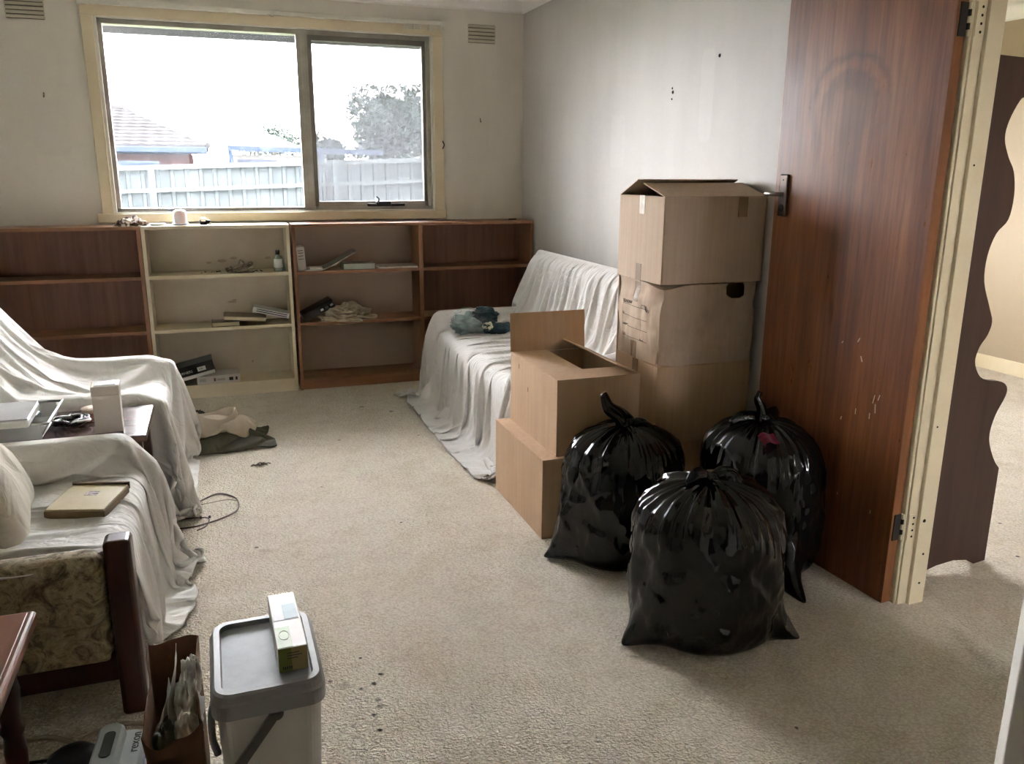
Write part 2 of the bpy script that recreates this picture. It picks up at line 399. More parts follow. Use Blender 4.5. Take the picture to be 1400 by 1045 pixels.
# ------------------------------------------------------------ window of this room
def glass(name, dirt, veil):
    """thin dusty pane: clear transmission, a surface reflection and a film of dirt that scatters light"""
    t = NT(name); nt = t.t; nt.nodes.remove(t.b)
    tr = t.n('ShaderNodeBsdfTransparent'); tr.inputs[0].default_value = (.94, .94, .945, 1)
    gl = t.n('ShaderNodeBsdfGlossy'); gl.inputs['Roughness'].default_value = .02
    fr = t.n('ShaderNodeFresnel'); fr.inputs[0].default_value = 1.25
    m1 = t.n('ShaderNodeMixShader'); t.l(fr.outputs[0], m1.inputs[0]); t.l(tr.outputs[0], m1.inputs[1]); t.l(gl.outputs[0], m1.inputs[2])
    tl = t.n('ShaderNodeBsdfTranslucent'); tl.inputs[0].default_value = (.80, .86, .92, 1)
    v = t.coord((1, 1, .35)); f = t.noise(v, 14, 6, .75, 1.2); f2 = t.noise(t.coord(), 55, 3, .6)
    a = t_fac(t, t.ramp(f, [(.42, (veil, veil, veil)), (.72, (veil+dirt,)*3)]))
    b = t_fac(t, t.ramp(f2, [(.66, (0, 0, 0)), (.72, (dirt*1.2,)*3)]))
    ad = t.n('ShaderNodeMath', operation='ADD', use_clamp=True); t.l(a, ad.inputs[0]); t.l(b, ad.inputs[1])
    m2 = t.n('ShaderNodeMixShader'); t.l(ad.outputs[0], m2.inputs[0]); t.l(m1.outputs[0], m2.inputs[1]); t.l(tl.outputs[0], m2.inputs[2])
    t.l(m2.outputs[0], t.out.inputs['Surface']); return t.m
M_glass = glass('dusty_glass', .014, .004); M_glass2 = glass('dusty_glass_awning', .018, .020)
def screen_mat():
    t = NT('insect_screen'); t.t.nodes.remove(t.b)
    tr = t.n('ShaderNodeBsdfTransparent'); df = t.n('ShaderNodeBsdfDiffuse'); df.inputs[0].default_value = (.25, .25, .26, 1)
    m = t.n('ShaderNodeMixShader'); m.inputs[0].default_value = .42; t.l(tr.outputs[0], m.inputs[1]); t.l(df.outputs[0], m.inputs[2]); t.l(m.outputs[0], t.out.inputs['Surface']); return t.m
win = D.objects.new('window_1', None); C.objects.link(win); win.location = (.42, YB, WZ0); MW['window_1'] = Matrix.Translation(win.location); win['kind'] = 'structure'
yF = YB-.022
def wbox(name, lo, hi, m, bevel=.002, parent=None): return box(name, lo, hi, m, parent or win, bevel)
# architrave, sill board
wbox('architrave', (-.640, yF, 1.125), (-.575, YB+.002, 2.245), M_trim, .004); wbox('architrave', (1.425, yF, 1.125), (1.492, YB+.002, 2.245), M_trim, .004)
wbox('architrave', (-.640, yF, 2.245), (1.492, YB+.002, 2.31), M_trim, .004)
wbox('window_sill', (-.668, YB-.035, 1.075), (1.50, YB+.004, 1.13), M_trim, .004)
# timber reveal
for n_, lo, hi in (('reveal', (WX0-.006, yF+.006, WZ0), (WX0+.012, YB+.11, WZ1)), ('reveal', (WX1-.006, yF+.006, WZ0), (WX1+.012, YB+.11, WZ1)), ('reveal', (WX0, yF+.006, WZ1-.012), (WX1, YB+.11, WZ1+.006)), ('reveal', (WX0, yF+.006, WZ0-.006), (WX1, YB+.11, WZ0+.008))): wbox(n_, lo, hi, M_trim_w)
# outer frame and mullion
y0, y1 = YB+.012, YB+.055
for lo, hi in (((WX0+.012, y0, WZ0), (WX0+.036, y1, WZ1)), ((WX1-.03, y0, WZ0), (WX1-.006, y1, WZ1)), ((WX0+.01, y0, WZ1-.04), (WX1, y1, WZ1-.012)), ((WX0+.01, y0, WZ0+.008), (WX1, y1, WZ0+.030))): wbox('frame_rail', lo, hi, M_alu)
mx0, mx1 = .556, .625
wbox('mullion', (mx0, y0-.006, WZ0+.008), (mx1, y1, WZ1-.012), M_alu, .003)
wbox('mullion_bead', (mx0+.028, y0-.012, WZ0+.008), (mx1-.012, y0-.005, WZ1-.012), M_alu, .002)
p = wbox('glass_pane', (WX0+.034, YB+.033, WZ0+.028), (mx0+.002, YB+.037, WZ1-.038), M_glass, 0)
# awning sash with insect screen
sx0, sx1, sz0, sz1 = mx1, WX1-.028, WZ0+.028, WZ1-.038
for lo, hi, m in (((sx0, y0, sz0), (sx0+.028, y1+.01, sz1), M_alu_d), ((sx1-.03, y0, sz0), (sx1, y1+.01, sz1), M_alu_d), ((sx0, y0, sz1-.034), (sx1, y1+.01, sz1), M_alu_d), ((sx0, y0, sz0), (sx1, y1+.01, sz0+.035), M_alu)): wbox('sash_rail', lo, hi, m, .004)
wbox('sash_bead', (sx1-.008, y0-.008, sz0), (sx1+.010, y0+.004, sz1), M_alu, .003)
wbox('glass_pane', (sx0+.02, YB+.045, sz0+.03), (sx1-.02, YB+.049, sz1-.03), M_glass2, 0)
wbox('insect_screen', (sx0+.02, YB+.028, sz0+.03), (sx1-.02, YB+.0285, sz1-.03), screen_mat(), 0)
# winder
wd = wbox('winder', (.965, y0-.030, sz0+.002), (1.215, y0+.004, sz0+.020), M_black, .004); wd['label'] = 'black window winder'
wbox('winder_body', (1.02, y0-.040, sz0+.004), (1.12, y0, sz0+.036), M_black, .006, wd)
part('winder_crank', tube(smooth_path([(1.03, y0-.035, sz0+.025), (1.035, y0-.05, sz0+.05), (1.02, y0-.055, sz0+.068)], 4), .006), M_black, wd, smooth=True)
# curtain rail on the architrave
rail = thing('curtain_rail', 'slim white curtain rail with gliders above the window', 'curtain rail', (.42, YB-.03, 2.30))
box('track', (-.645, YB-.060, 2.300), (1.497, YB-.036, 2.326), M_trim_w, rail, .003)
for x in (-.635, .42, 1.485): box('bracket', (x-.01, YB-.062, 2.295), (x+.01, YB, 2.331), M_trim_w, rail, .003)
for i in range(19):
    x = 1.235+i*.0135+(.02 if i > 8 else 0)+random.uniform(-.002, .002)
    box('glider', (x-.003, YB-.055, 2.268+random.uniform(0, .006)), (x+.003, YB-.042, 2.303), M_trim_w, rail, .001)
# hooks and nails
def nail(x, z, label, two=False):
    o = thing('wall_hook', label, 'hook', (x, YB, z))
    part('pin', tube([(x, YB+.004, z), (x, YB-.012, z+.003)], .0035), M_steel, o)
    part('hook', tube(smooth_path([(x, YB-.003, z+.014), (x, YB-.004, z), (x, YB-.013, z-.012), (x, YB-.017, z-.003)], 4), .0032), mk('brass_hook', (.18, .12, .05, 1), .5, metallic=.6), o)
nail(-.875, 1.803, 'small brass picture hook above the pale patch of plaster'); nail(1.752, 1.725, 'small picture hook between window and room corner')
o = thing('tieback_hook', 'small dark curtain tieback hook on the window surround', 'hook', (1.482, yF, 1.56))
part('hook', tube(smooth_path([(1.482, yF+.004, 1.585), (1.482, yF-.012, 1.575), (1.487, yF-.016, 1.56), (1.482, yF-.012, 1.545), (1.482, yF+.004, 1.535)], 4), .004), M_black, o)
for y, z, l in ((3.59, 1.755, 'dark screw plug left in the wall beside a small hole'), (3.215, 1.872, 'dark nail head high on the wall above the box stack')):
    o = thing('wall_plug', l, 'wall plug', (XR, y, z)); bm = bmesh.new(); lathe(bm, [(0, .003), (.006, .003), (.008, 0), (.008, -.004)], 12, Matrix.Translation((XR, y, z)) @ Matrix.Rotation(-PI/2, 4, 'Y')); part('plug', bm, M_dark, o)
    if y > 3.5:
        for dz in (.018, -.03): bm = bmesh.new(); lathe(bm, [(0, .002), (.004, .002), (.005, 0), (.005, -.004)], 10, Matrix.Translation((XR, y+.006, z+dz)) @ Matrix.Rotation(-PI/2, 4, 'Y')); part('screw', bm, M_dark, o)
# wall vents
def vent(x0, x1, z0, z1, label):
    o = thing('wall_vent', label, 'vent', ((x0+x1)/2, YB, z0)); mv = mk('vent_paint', S(196, 188, 168), .5)
    box('backing', (x0, YB-.004, z0), (x1, YB+.004, z1), mk('vent_shadow', S(120, 112, 98), .7), o)
    n = 5; h = (z1-z0)/n
    for i in range(n): box('slat', (x0-.004, YB-.010, z0+i*h+.004), (x1+.004, YB+.001, z0+(i+1)*h-.003), mv, o, .002)
vent(1.672, 1.856, 2.215, 2.33, 'slotted plaster wall vent near the room corner'); vent(-1.012, -.822, 2.207, 2.32, 'slotted plaster wall vent beside the curtain rail end')

# ------------------------------------------------------------ doorway: jamb and architraves
tr4 = D.objects.new('trim_4', None); C.objects.link(tr4); tr4['kind'] = 'structure'
for lo, hi in (((2.045, DY1, 0), (XR+.085, DY1+.03, DZ+.03)), ((2.045, DY0-.03, 0), (XR+.085, DY0, DZ+.03)), ((2.045, DY0-.03, DZ), (XR+.085, DY1+.03, DZ+.03))): box('jamb', lo, hi, M_trim, tr4, .002)
for lo, hi in (((2.082, DY1-.013, 0), (2.142, DY1+.001, DZ)), ((2.082, DY0-.001, 0), (2.142, DY0+.013, DZ)), ((2.082, DY0, DZ-.013), (2.142, DY1, DZ+.001))): box('door_stop', lo, hi, M_trim, tr4, .002)
for lo, hi in (((2.036, DY1+.006, 0), (XR+.002, DY1+.065, DZ+.006)), ((2.036, DY0-.065, 0), (XR+.002, DY0-.006, DZ+.006)), ((2.036, DY0-.065, DZ+.006), (XR+.002, DY1+.065, DZ+.07))): box('architrave', lo, hi, M_trim, tr4, .004)
for y, z, r in ((DY1-.013, .18, .004), (DY1-.013, .30, .006), (DY1-.013, 1.42, .003), (DY1-.013, .075, .004), (DY1-.013, .62, .003)):
    bm = bmesh.new(); lathe(bm, [(0, .001), (r, .001), (r, 0)], 10, Matrix.Translation((2.100 if z > .2 else 2.115, y, z)) @ Matrix.Rotation(PI/2, 4, 'X')); part('paint_chip', bm, M_dark, tr4)
# door leaf, opened right round against the wall
M_doorface = None
def door_wood():
    t = NT('varnished_veneer'); v = t.coord((1, 1, .05)); f1 = t.noise(v, 9, 4, dist=.5); f2 = t.noise(v, 75, 5, .7)
    c = t.ramp(f1, [(.28, S(100, 54, 26)), (.5, S(132, 78, 40)), (.72, S(156, 100, 56))]); g = t.ramp(f2, [(.35, (.5, .47, .43)), (.6, (1, 1, 1))]); c = t.mix(.7, c, g, 'MULTIPLY')
    t.l(c, t.b.inputs['Base Color'])
    # varnish worn dull in a sweeping arc and in dusty patches
    tc = t.n('ShaderNodeTexCoord'); d = t.n('ShaderNodeVectorMath', operation='DISTANCE'); mp = t.n('ShaderNodeMapping'); mp.inputs['Location'].default_value = (0, -.37, -1.60); t.l(tc.outputs['Object'], mp.inputs['Vector']); mp.inputs['Scale'].default_value = (0, 1, 1)
    d.inputs[1].default_value = (0, 0, 0); t.l(mp.outputs[0], d.inputs[0])
    nz = t.noise(t.coord(), 8, 5, .7); ad = t.n('ShaderNodeMath', operation='MULTIPLY_ADD'); t.l(nz, ad.inputs[0]); ad.inputs[1].default_value = .10; t.l(d.outputs['Value'], ad.inputs[2])
    arc = t.ramp(ad.outputs[0], [(.10, (1, 1, 1)), (.135, (.74, .72, .70)), (.165, (.78, .76, .74)), (.178, (1.15, 1.13, 1.1)), (.195, (1.1, 1.1, 1.08)), (.215, (.72, .70, .68)), (.235, (1, 1, 1))])
    sx = t.n('ShaderNodeSeparateXYZ'); t.l(mp.outputs[0], sx.inputs[0]); up = t.n('ShaderNodeMapRange'); t.l(sx.outputs[2], up.inputs[0]); up.inputs[1].default_value = -.10; up.inputs[2].default_value = .06
    worn = t.mix(up.outputs[0], (1, 1, 1, 1), arc); c2 = t.mix(1.0, c, worn, 'MULTIPLY'); t.l(c2, t.b.inputs['Base Color'])
    rn = t.noise(t.coord((1, 1, .3)), 22, 5, .7); rg = t.n('ShaderNodeMapRange'); t.l(rn, rg.inputs[0]); rg.inputs[1].default_value = .3; rg.inputs[2].default_value = .7; rg.inputs[3].default_value = .26; rg.inputs[4].default_value = .50
    t.l(rg.outputs[0], t.b.inputs['Roughness'])
    t.b.inputs['Specular IOR Level'].default_value = .45; t.bump(f2, .10, .002); return t.m
M_doorface = door_wood(); M_dooredge = wood('door_edge_timber', S(120, 72, 38), S(134, 84, 46), S(146, 94, 52), 2, .6)
HX, HY = 2.030, 1.931
door = D.objects.new('door_1', None); C.objects.link(door); door.location = (HX, HY, 0); door.rotation_euler = (0, 0, R(3.4)); door['kind'] = 'structure'
MW['door_1'] = Matrix.Translation((HX, HY, 0)) @ Matrix.Rotation(R(3.4), 4, 'Z')
def dbox(name, lo, hi, m, bevel=0, parent=None): return box(name, lo, hi, m, parent or door, bevel, world=False)
dbox('core', (-.037, 0, .008), (-.001, .69, 2.045), M_dooredge, .001)
dbox('face_veneer', (-.0385, .0005, .008), (-.0365, .6895, 2.045), M_doorface)
dbox('face_veneer', (-.0015, .0005, .008), (.0005, .6895, 2.045), M_doorface)
for z in (.278, 1.815):
    h = dbox('hinge', (-.030, -.004, z-.045), (-.002, .001, z+.045), mk('hinge_iron', (.03, .026, .022, 1), .55, metallic=.7), .0008)
    for k in range(5):
        bm = bmesh.new(); lathe(bm, [(0, -.0085), (.0055, -.0085), (.0055, .0085), (0, .0085)], 12, Matrix.Translation((.004, -.004, z-.036+k*.018))); part('knuckle', bm, D.materials['hinge_iron'] if k % 2 else M_trim, h, world=False)
    bm = bmesh.new(); bx(bm, (2.047, DY1-.002, z-.045), (2.077, DY1+.001, z+.045)); lf = part('hinge_leaf', bm, M_trim, tr4)
    for k in range(4):
        bm = bmesh.new(); lathe(bm, [(0, .001), (.0035, .001), (.004, 0)], 10, Matrix.Translation((2.066, DY1-.002, z-.033+k*.022)) @ Matrix.Rotation(PI/2, 4, 'X')); part('screw', bm, M_dark, lf)
# lever handle on a back plate
hy, hz = .64, 1.315
pl_ = dbox('handle_plate', (-.049, hy-.022, hz-.075), (-.037, hy+.022, hz+.075), mk('bronzed_plate', (.09, .07, .06, 1), .32, metallic=.8), .005)
part('lever', tube(smooth_path([(-.045, hy, hz+.005), (-.075, hy, hz+.005), (-.085, hy+.01, hz+.006), (-.086, hy+.025, hz+.006), (-.082, hy+.052, hz+.005)], 5), .008, 10), mk('worn_lever', (.42, .39, .37, 1), .3, metallic=.9), pl_, world=False, smooth=True)
bm = bmesh.new(); lathe(bm, [(0, .002), (.012, .002), (.014, 0)], 16, Matrix.Translation((-.049, hy, hz-.045)) @ Matrix.Rotation(-PI/2, 4, 'Y')); part('key_cylinder', bm, M_black, pl_, world=False)
bm = bmesh.new(); lathe(bm, [(0, .001), (.003, .001), (.003, 0)], 10, Matrix.Translation((-.049, hy, hz+.055)) @ Matrix.Rotation(-PI/2, 4, 'Y')); part('screw', bm, M_dark, pl_, world=False)
# paint flecks knocked on the door
M_fleck = mk('paint_fleck', S(205, 190, 165), .6)
for y, z, w, h, a in ((.22, .86, .004, .016, .5), (.20, .80, .005, .02, -.4), (.13, .68, .003, .03, .2), (.12, .65, .003, .03, -.1), (.11, .69, .003, .02, .3), (.14, .62, .003, .02, 0), (.26, .58, .004, .012, .3), (.20, .62, .003, .02, 0), (.24, .31, .003, .008, 0), (.29, .84, .003, .01, .8), (.09, .3, .003, .012, 0)):
    bm = bmesh.new(); bx(bm, (-.0003, -w/2, -h/2), (.0003, w/2, h/2)); bmesh.ops.transform(bm, matrix=Matrix.Translation((-.0387, y, z)) @ Matrix.Rotation(a, 4, 'X'), verts=bm.verts); part('paint_fleck', bm, M_fleck, door, world=False)
# second door, white, half open beside the camera
e = Vector((1.235, .900, 0)); hg = Vector((2.03, .40, 0)); a2 = math.atan2((e-hg).y, (e-hg).x)
door2 = D.objects.new('door_2', None); C.objects.link(door2); door2.location = hg; door2.rotation_euler = (0, 0, a2); door2['kind'] = 'structure'
MW['door_2'] = Matrix.Translation(hg) @ Matrix.Rotation(a2, 4, 'Z'); L2 = (e-hg).length
box('leaf', (0, 0, .01), (L2, .035, 2.04), mk('white_door_paint', S(240, 237, 230), .45, S(233, 229, 221), 5), door2, .003, world=False)
box('latch_plate', (L2-.001, .010, .92), (L2+.001, .026, 1.0), M_steel, door2, 0, world=False)
part('door_knob', tube([(L2-.06, .035, .96), (L2-.06, .075, .96), (L2-.06, .09, .96)], [.01, .012, .026], 16), M_steel, door2, world=False, smooth=True)

_mk = mk
def mk(*a, **k): return _mk(*a, **{**k, 'spec': 0.0})      # weathered, matt surfaces outdoors
# ============================================================ outside
M_grass = mk('lawn', S(70, 76, 54), .9, S(56, 64, 42), 3)
bm = bmesh.new(); bx(bm, (-40, YB+TH+.05, -.75), (60, 90, -.45)); g = struct('ground_outside', bm, M_grass)
bm = bmesh.new(); bx(bm, (-40, -60, -.75), (60, YN-.15, -.45)); struct('ground_near', bm, M_grass)
# own eave
ev = D.objects.new('trim_5', None); C.objects.link(ev); ev['kind'] = 'structure'
box('soffit', (-6, YB+.10, 2.285), (8, 6.28, 2.30), mk('soffit_sheet', S(112, 116, 104), .7), ev); box('fascia', (-6, 6.26, 2.245), (8, 6.30, 2.42), mk('fascia_board', S(70, 70, 73), .5), ev)
box('gutter', (-6, 6.30, 2.30), (8, 6.42, 2.42), D.materials['fascia_board'], ev, .02)
# sheet metal fence along the boundary
fence = thing('fence', 'pale ribbed sheet metal boundary fence behind the window', 'fence', (.5, 12, -.45)); fence.rotation_euler = (0, 0, 0)
M_fence = mk('fence_steel', S(45, 49, 49), .5, S(42, 46, 47), 1.5); M_fence2 = mk('fence_rail_steel', S(54, 57, 57), .5)
sl = .034
def fz(x): return 1.45+sl*(x-0)
rib = .178; prof = [(0, 0), (.012, .028), (.05, .028), (.062, 0)]
def fence_sheet(xs):
    bm = bmesh.new(); P = []
    for k in range(4):
        for dx, dy in prof: P.append((xs+k*rib+dx, 12.03-dy))
    P.append((xs+4*rib, 12.03)); lo = [bm.verts.new((x, y, fz(x)-1.9)) for x, y in P]; hi = [bm.verts.new((x, y, fz(x)-.02)) for x, y in P]
    lo2 = [bm.verts.new((x, y+.004, fz(x)-1.9)) for x, y in P]; hi2 = [bm.verts.new((x, y+.004, fz(x)-.02)) for x, y in P]
    for i in range(len(P)-1): bm.faces.new((lo[i], lo[i+1], hi[i+1], hi[i])); bm.faces.new((lo2[i], hi2[i], hi2[i+1], lo2[i+1]))
    part('fence_sheet', bm, M_fence, fence)
for i in range(-6, 10): fence_sheet(-.70+i*4*rib)
def fence_rail(name, dz, h, y0, y1):
    bm = bmesh.new(); vs = bx(bm, (-5.2, y0, 0), (6.6, y1, h))
    for v in bm.verts: v.co.z += fz(v.co.x)+dz
    part(name, bm, M_fence2, fence)
fence_rail('top_rail', -.05, .06, 11.95, 12.06); fence_rail('middle_rail', -.335, .05, 11.955, 12.01); fence_rail('bottom_rail', -1.6, .07, 11.955, 12.01)
for k in range(-2, 3):
    x = -.72+k*2.36*1.0+.0; bm = bmesh.new(); bx(bm, (x-.055, 11.94, fz(x)-2.0), (x+.025, 12.06, fz(x)-.01)); part('fence_post', bm, M_fence, fence)
# neighbour's brick house with a hipped tile roof
hs = thing('neighbour_house', 'red brick house with hipped tiled roof beyond the fence', 'house', (-3.2, 20, -.45))
t = NT('red_brick'); br = t.n('ShaderNodeTexBrick'); br.inputs['Color1'].default_value = S(50, 24, 22); br.inputs['Color2'].default_value = S(45, 22, 20); br.inputs['Mortar'].default_value = S(52, 47, 45); br.inputs['Scale'].default_value = 4.2; br.inputs['Mortar Size'].default_value = .018
mp = t.n('ShaderNodeMapping'); tc = t.n('ShaderNodeTexCoord'); mp.inputs['Rotation'].default_value = (PI/2, 0, 0); t.l(tc.outputs['Object'], mp.inputs[0]); t.l(mp.outputs[0], br.inputs[0]); t.l(br.outputs[0], t.b.inputs['Base Color']); t.b.inputs['Roughness'].default_value = .9; t.b.inputs['Specular IOR Level'].default_value = 0; M_brick = t.m
box('wall', (-7, 20.5, -.45), (-.45, 26, 1.75), M_brick, hs)
M_tile = mk('roof_tile', S(40, 39, 39), .8, S(36, 35, 35), 6); M_blue = mk('gutter_blue_grey', S(30, 36, 48), .5)
box('gutter', (-7.6, 19.75, 1.72), (-.06, 19.9, 1.84), M_blue, hs, .02); box('eave_lining', (-7.6, 19.9, 1.70), (-.06, 20.5, 1.74), M_blue, hs)
for x0, x1 in ((-4.6, -3.2), (-1.95, -1.08)):
    w = box('window', (x0, 20.44, .4), (x1, 20.51, 1.55), mk('far_window_frame', S(70, 76, 84), .5), hs); box('pane', (x0+.06, 20.43, .46), (x1-.06, 20.445, 1.5), mk('far_window_glass', S(40, 50, 64), .2), w)
# hipped roof in overlapping wavy tile courses
ex0, ex1, ey0 = -7.7, -.02, 19.85; run = 3.1; rise = .92; nC = 11
for k in range(nC):
    a0, a1 = k/nC, (k+1)/nC+.012; y0_, y1_ = ey0+run*a0, ey0+run*a1; z0_, z1_ = 1.84+rise*a0, 1.84+rise*a1
    xr0, xr1 = ex1-1.85*a0, ex1-1.85*a1; n = 110; bm = bmesh.new(); A = []; B = []; Cc = []
    for i in range(n+1):
        u = i/n; xa = ex0+(xr0-ex0)*u; xb = ex0+(xr1-ex0)*u; w = .022*abs(math.sin(xa*PI/.30))
        A.append(bm.verts.new((xa, y0_-.01, z0_+.045+w))); B.append(bm.verts.new((xb, y1_, z1_+.010+w*.6))); Cc.append(bm.verts.new((xa, y0_, z0_-.01)))
    for i in range(n): bm.faces.new((A[i], A[i+1], B[i+1], B[i])); bm.faces.new((Cc[i], Cc[i+1], A[i+1], A[i]))
    part('tile_course', bm, M_tile, hs)
bm = bmesh.new(); q = [(-.02, 19.85, 1.84), (-.02, 26.2, 1.84), (-1.87, 22.95, 2.74), (-7.7, 22.95, 2.74), (-7.7, 26.2, 1.84)]; v = [bm.verts.new(x) for x in q]; bm.faces.new((v[0], v[1], v[2])); bm.faces.new((v[1], v[4], v[3], v[2])); part('roof_slope', bm, M_tile, hs)
part('hip_ridge', tube([(-.02, 19.85, 1.88), (-1.87, 22.95, 2.79)], .07, 8), M_tile, hs); part('main_ridge', tube([(-1.87, 22.95, 2.79), (-7.7, 22.95, 2.79)], .07, 8), M_tile, hs)
# low pale metal roof beside it
sh = thing('shed', 'long low shed with pale metal roof and blue grey gutter', 'shed', (2.5, 22, -.45))
M_met = mk('pale_metal_roof', S(60, 61, 63), .6)
bm = bmesh.new(); v = [bm.verts.new(x) for x in ((.42, 21, 1.90), (2.35, 21, 1.80), (1.08, 24.5, 2.50), (.42, 24.5, 2.50))]; bm.faces.new(v); v2 = [bm.verts.new((x.co.x, x.co.y, x.co.z-.05)) for x in v]; bm.faces.new(v2[::-1])
for i in range(4): j = (i+1) % 4; bm.faces.new((v[i], v[j], v2[j], v2[i]))
part('roof', bm, M_met, sh)
bm = bmesh.new(); bx(bm, (.38, 20.9, 0), (4.0, 21.0, .12))
for w in bm.verts: w.co.z += 1.80-.03*w.co.x*.6
part('gutter', bm, M_blue, sh); box('wall', (.5, 21.3, -.45), (2.2, 24.3, 1.72), mk('shed_wall', S(80, 78, 76), .8), sh)
part('downpipe', tube([(.45, 20.95, 1.8), (.45, 20.95, -.45)], .05, 8), M_blue, sh); box('dark_opening', (.6, 21.27, -.3), (1.5, 21.31, 1.60), mk('opening_shade', S(44, 48, 58), .8), sh); box('post', (2.45, 20.98, -.45), (2.6, 21.1, 1.75), M_blue, sh)
# trees
M_leaf = mk('dusty_green_leaves', S(38, 43, 39), .8, S(30, 36, 31), 2); M_bark = mk('bark', S(92, 80, 68), .9)
def tree(label, x, y, zc, rx, rz, n, seed, size, group=None):
    o = thing('tree', label, 'tree', (x, y, -.45)); rs = np.random.RandomState(seed); V = []; F = []
    part('trunk', tube([(x, y, -.45), (x+.05, y, zc*.5), (x, y, zc)], [.22, .16, .1], 8), M_bark, o)
    cl = rs.randn(26, 3); cl /= np.linalg.norm(cl, axis=1)[:, None]; cl *= rs.uniform(.35, .78, 26)[:, None]; cl *= (rx, rx, rz); cl += (x, y, zc)
    for i in range(n):
        c = cl[rs.randint(26)]; d = rs.randn(3); d /= np.linalg.norm(d); p = c+d*(rs.uniform(.5, 1)**.5)*np.array((rx, rx, rz))*.36
        a = rs.randn(3); a /= np.linalg.norm(a); b = np.cross(a, rs.randn(3)); b /= np.linalg.norm(b); s = size*rs.uniform(.6, 1.3); k = len(V)
        V += [p-a*s, p+b*s*.4, p+a*s, p-b*s*.4]; F.append((k, k+1, k+2, k+3))
    f = pydata('foliage', V, F, M_leaf, o, smooth=False); f['kind'] = 'stuff'
tree('large round grey green tree beyond the fence', 6.3, 30, 2.7, 2.1, 1.75, 15000, 2, .10)
tree('small dark tree left of the large round tree', 3.95, 31, 1.9, .85, .95, 3500, 3, .09)
tree('distant thin tree showing above the shed roof', 2.4, 34, 2.3, 1.5, .75, 2500, 5, .09)

mk = _mk
# ============================================================ bookcases
M_oak = wood('brown_laminate', S(134, 94, 66), S(142, 101, 72), S(152, 110, 80), 2, .45, fine=40, bump=.02)
M_oakx = wood('brown_laminate_h', S(136, 96, 68), S(146, 104, 74), S(156, 114, 84), 0, .45, fine=40, bump=.02)
M_oakback = wood('brown_back_board', S(122, 86, 70), S(130, 94, 78), S(138, 102, 84), 2, .6, fine=30, bump=.01)
M_oakback_l = mk('pale_back_board', S(172, 150, 132), .65, S(160, 138, 120), 2.2, lo=.3, hi=.7)  # paler back board for the left bay of the wide bookcase
M_cream = mk('cream_laminate', S(216, 204, 178), .5, S(206, 192, 164), 3)
M_creamback = mk('cream_back_board', S(208, 196, 174), .6, S(194, 180, 156), 2.5)
YF = 5.357; YK = 5.600; BH = 1.066; ZS = (.765, .437)
def bookcase(x0, x1, label, mv, mh, mb, parts=(), zb=.085, zkick=.066, backs=None):
    o = thing('bookcase', label, 'bookcase', ((x0+x1)/2, YK, 0)); t = .02
    box('side_panel', (x0, YF, 0), (x0+t, YK, BH-t), mv, o, .0015); box('side_panel', (x1-t, YF, 0), (x1, YK, BH-t), mv, o, .0015)
    box('top_panel', (x0, YF-.002, BH-t), (x1, YK, BH), mh, o, .0015)
    xs = [x0+t]+[p for q in parts for p in (q-.014, q+.014)]+[x1-t]
    for q in parts: box('partition', (q-.014, YF+.001, zkick), (q+.014, YK-.006, BH-t), mv, o, .0015)
    for i in range(0, len(xs), 2):
        a, b = xs[i], xs[i+1]
        for z in ZS: box('shelf', (a, YF+.004, z-.014), (b, YK-.006, z+.006), mh, o, .0015)
        box('base_shelf', (a, YF+.003, zb-.02), (b, YK-.006, zb), mh, o, .0015)
        box('back_panel', (a, YK-.006, 0), (b, YK, BH-t), (backs or {}).get(i//2, mb), o)
    box('kickboard', (x0+t, YF+.012, 0), (x1-t, YF+.03, zb-.02), mh, o, .0015)
    return o
bookcase(-1.30, -.424, 'dark brown open bookcase standing left of the cream bookcase', M_oak, M_oakx, M_oakback)
bookcase(-.420, .425, 'cream laminate bookcase between two brown bookcases', M_cream, M_cream, M_creamback)
bookcase(.440, 2.045, 'wide brown bookcase with a centre partition in the room corner', M_oak, M_oakx, M_oakback, (1.258,), .075, .075, {0: M_oakback_l})
for x, z, a, b_ in ((.06, .565, .028, .008), (.075, .575, .014, .006), (.16, .165, .006, .010), (.02, .83, .03, .010), (.09, .845, .022, .008), (-.06, .82, .016, .007), (.30, .84, .020, .008)):   # grime on the cream back board
    bm = bmesh.new(); lathe(bm, [(0, .0008), (.7, .0006), (1, 0)], 14, Matrix.Translation((x, YK-.006, z)) @ Matrix.Rotation(PI/2, 4, 'X') @ Matrix.Diagonal((a, b_, 1, 1))); part('grime_mark', bm, D.materials.get('grime') or mk('grime', S(176, 160, 136), .9), D.objects['bookcase.001'])

# ------------------------------------------------------------ books and small things
M_page = mk('page_edges', S(206, 194, 166), .8, S(182, 168, 138), 90, (.05, .05, 1))
M_page_w = mk('white_page_edges', S(214, 210, 200), .8, S(190, 186, 176), 90, (.05, .05, 1))
def col(name, r, g, b, rough=.5): return mk(name, S(r, g, b), rough)
def book(label, loc, size, rot, cover, pages, name='book', cat='book', spine='front', cv=.003, group=None):
    """a closed book lying flat: w along x, d along y, h up. spine side front/back"""
    o = thing(name, label, cat, loc, rot, group); w, d, h = size
    s = -1 if spine == 'front' else 1
    bm = bmesh.new(); bx(bm, (-w/2, -d/2, 0), (w/2, d/2, cv)); bx(bm, (-w/2, -d/2, h-cv), (w/2, d/2, h)); 
    bx(bm, (-w/2, -d/2, 0) if s < 0 else (-w/2, d/2-cv, 0), (w/2, -d/2+cv, h) if s < 0 else (w/2, d/2, h))
    part('cover', bm, cover, o, world=False)
    box('page_block', (-w/2+.003, -d/2+.003, cv), (w/2-.003, d/2-.003, h-cv), pages, o, .001, world=False)
    return o
z1, z2, zb = ZS[0]+.006, ZS[1]+.006, .085
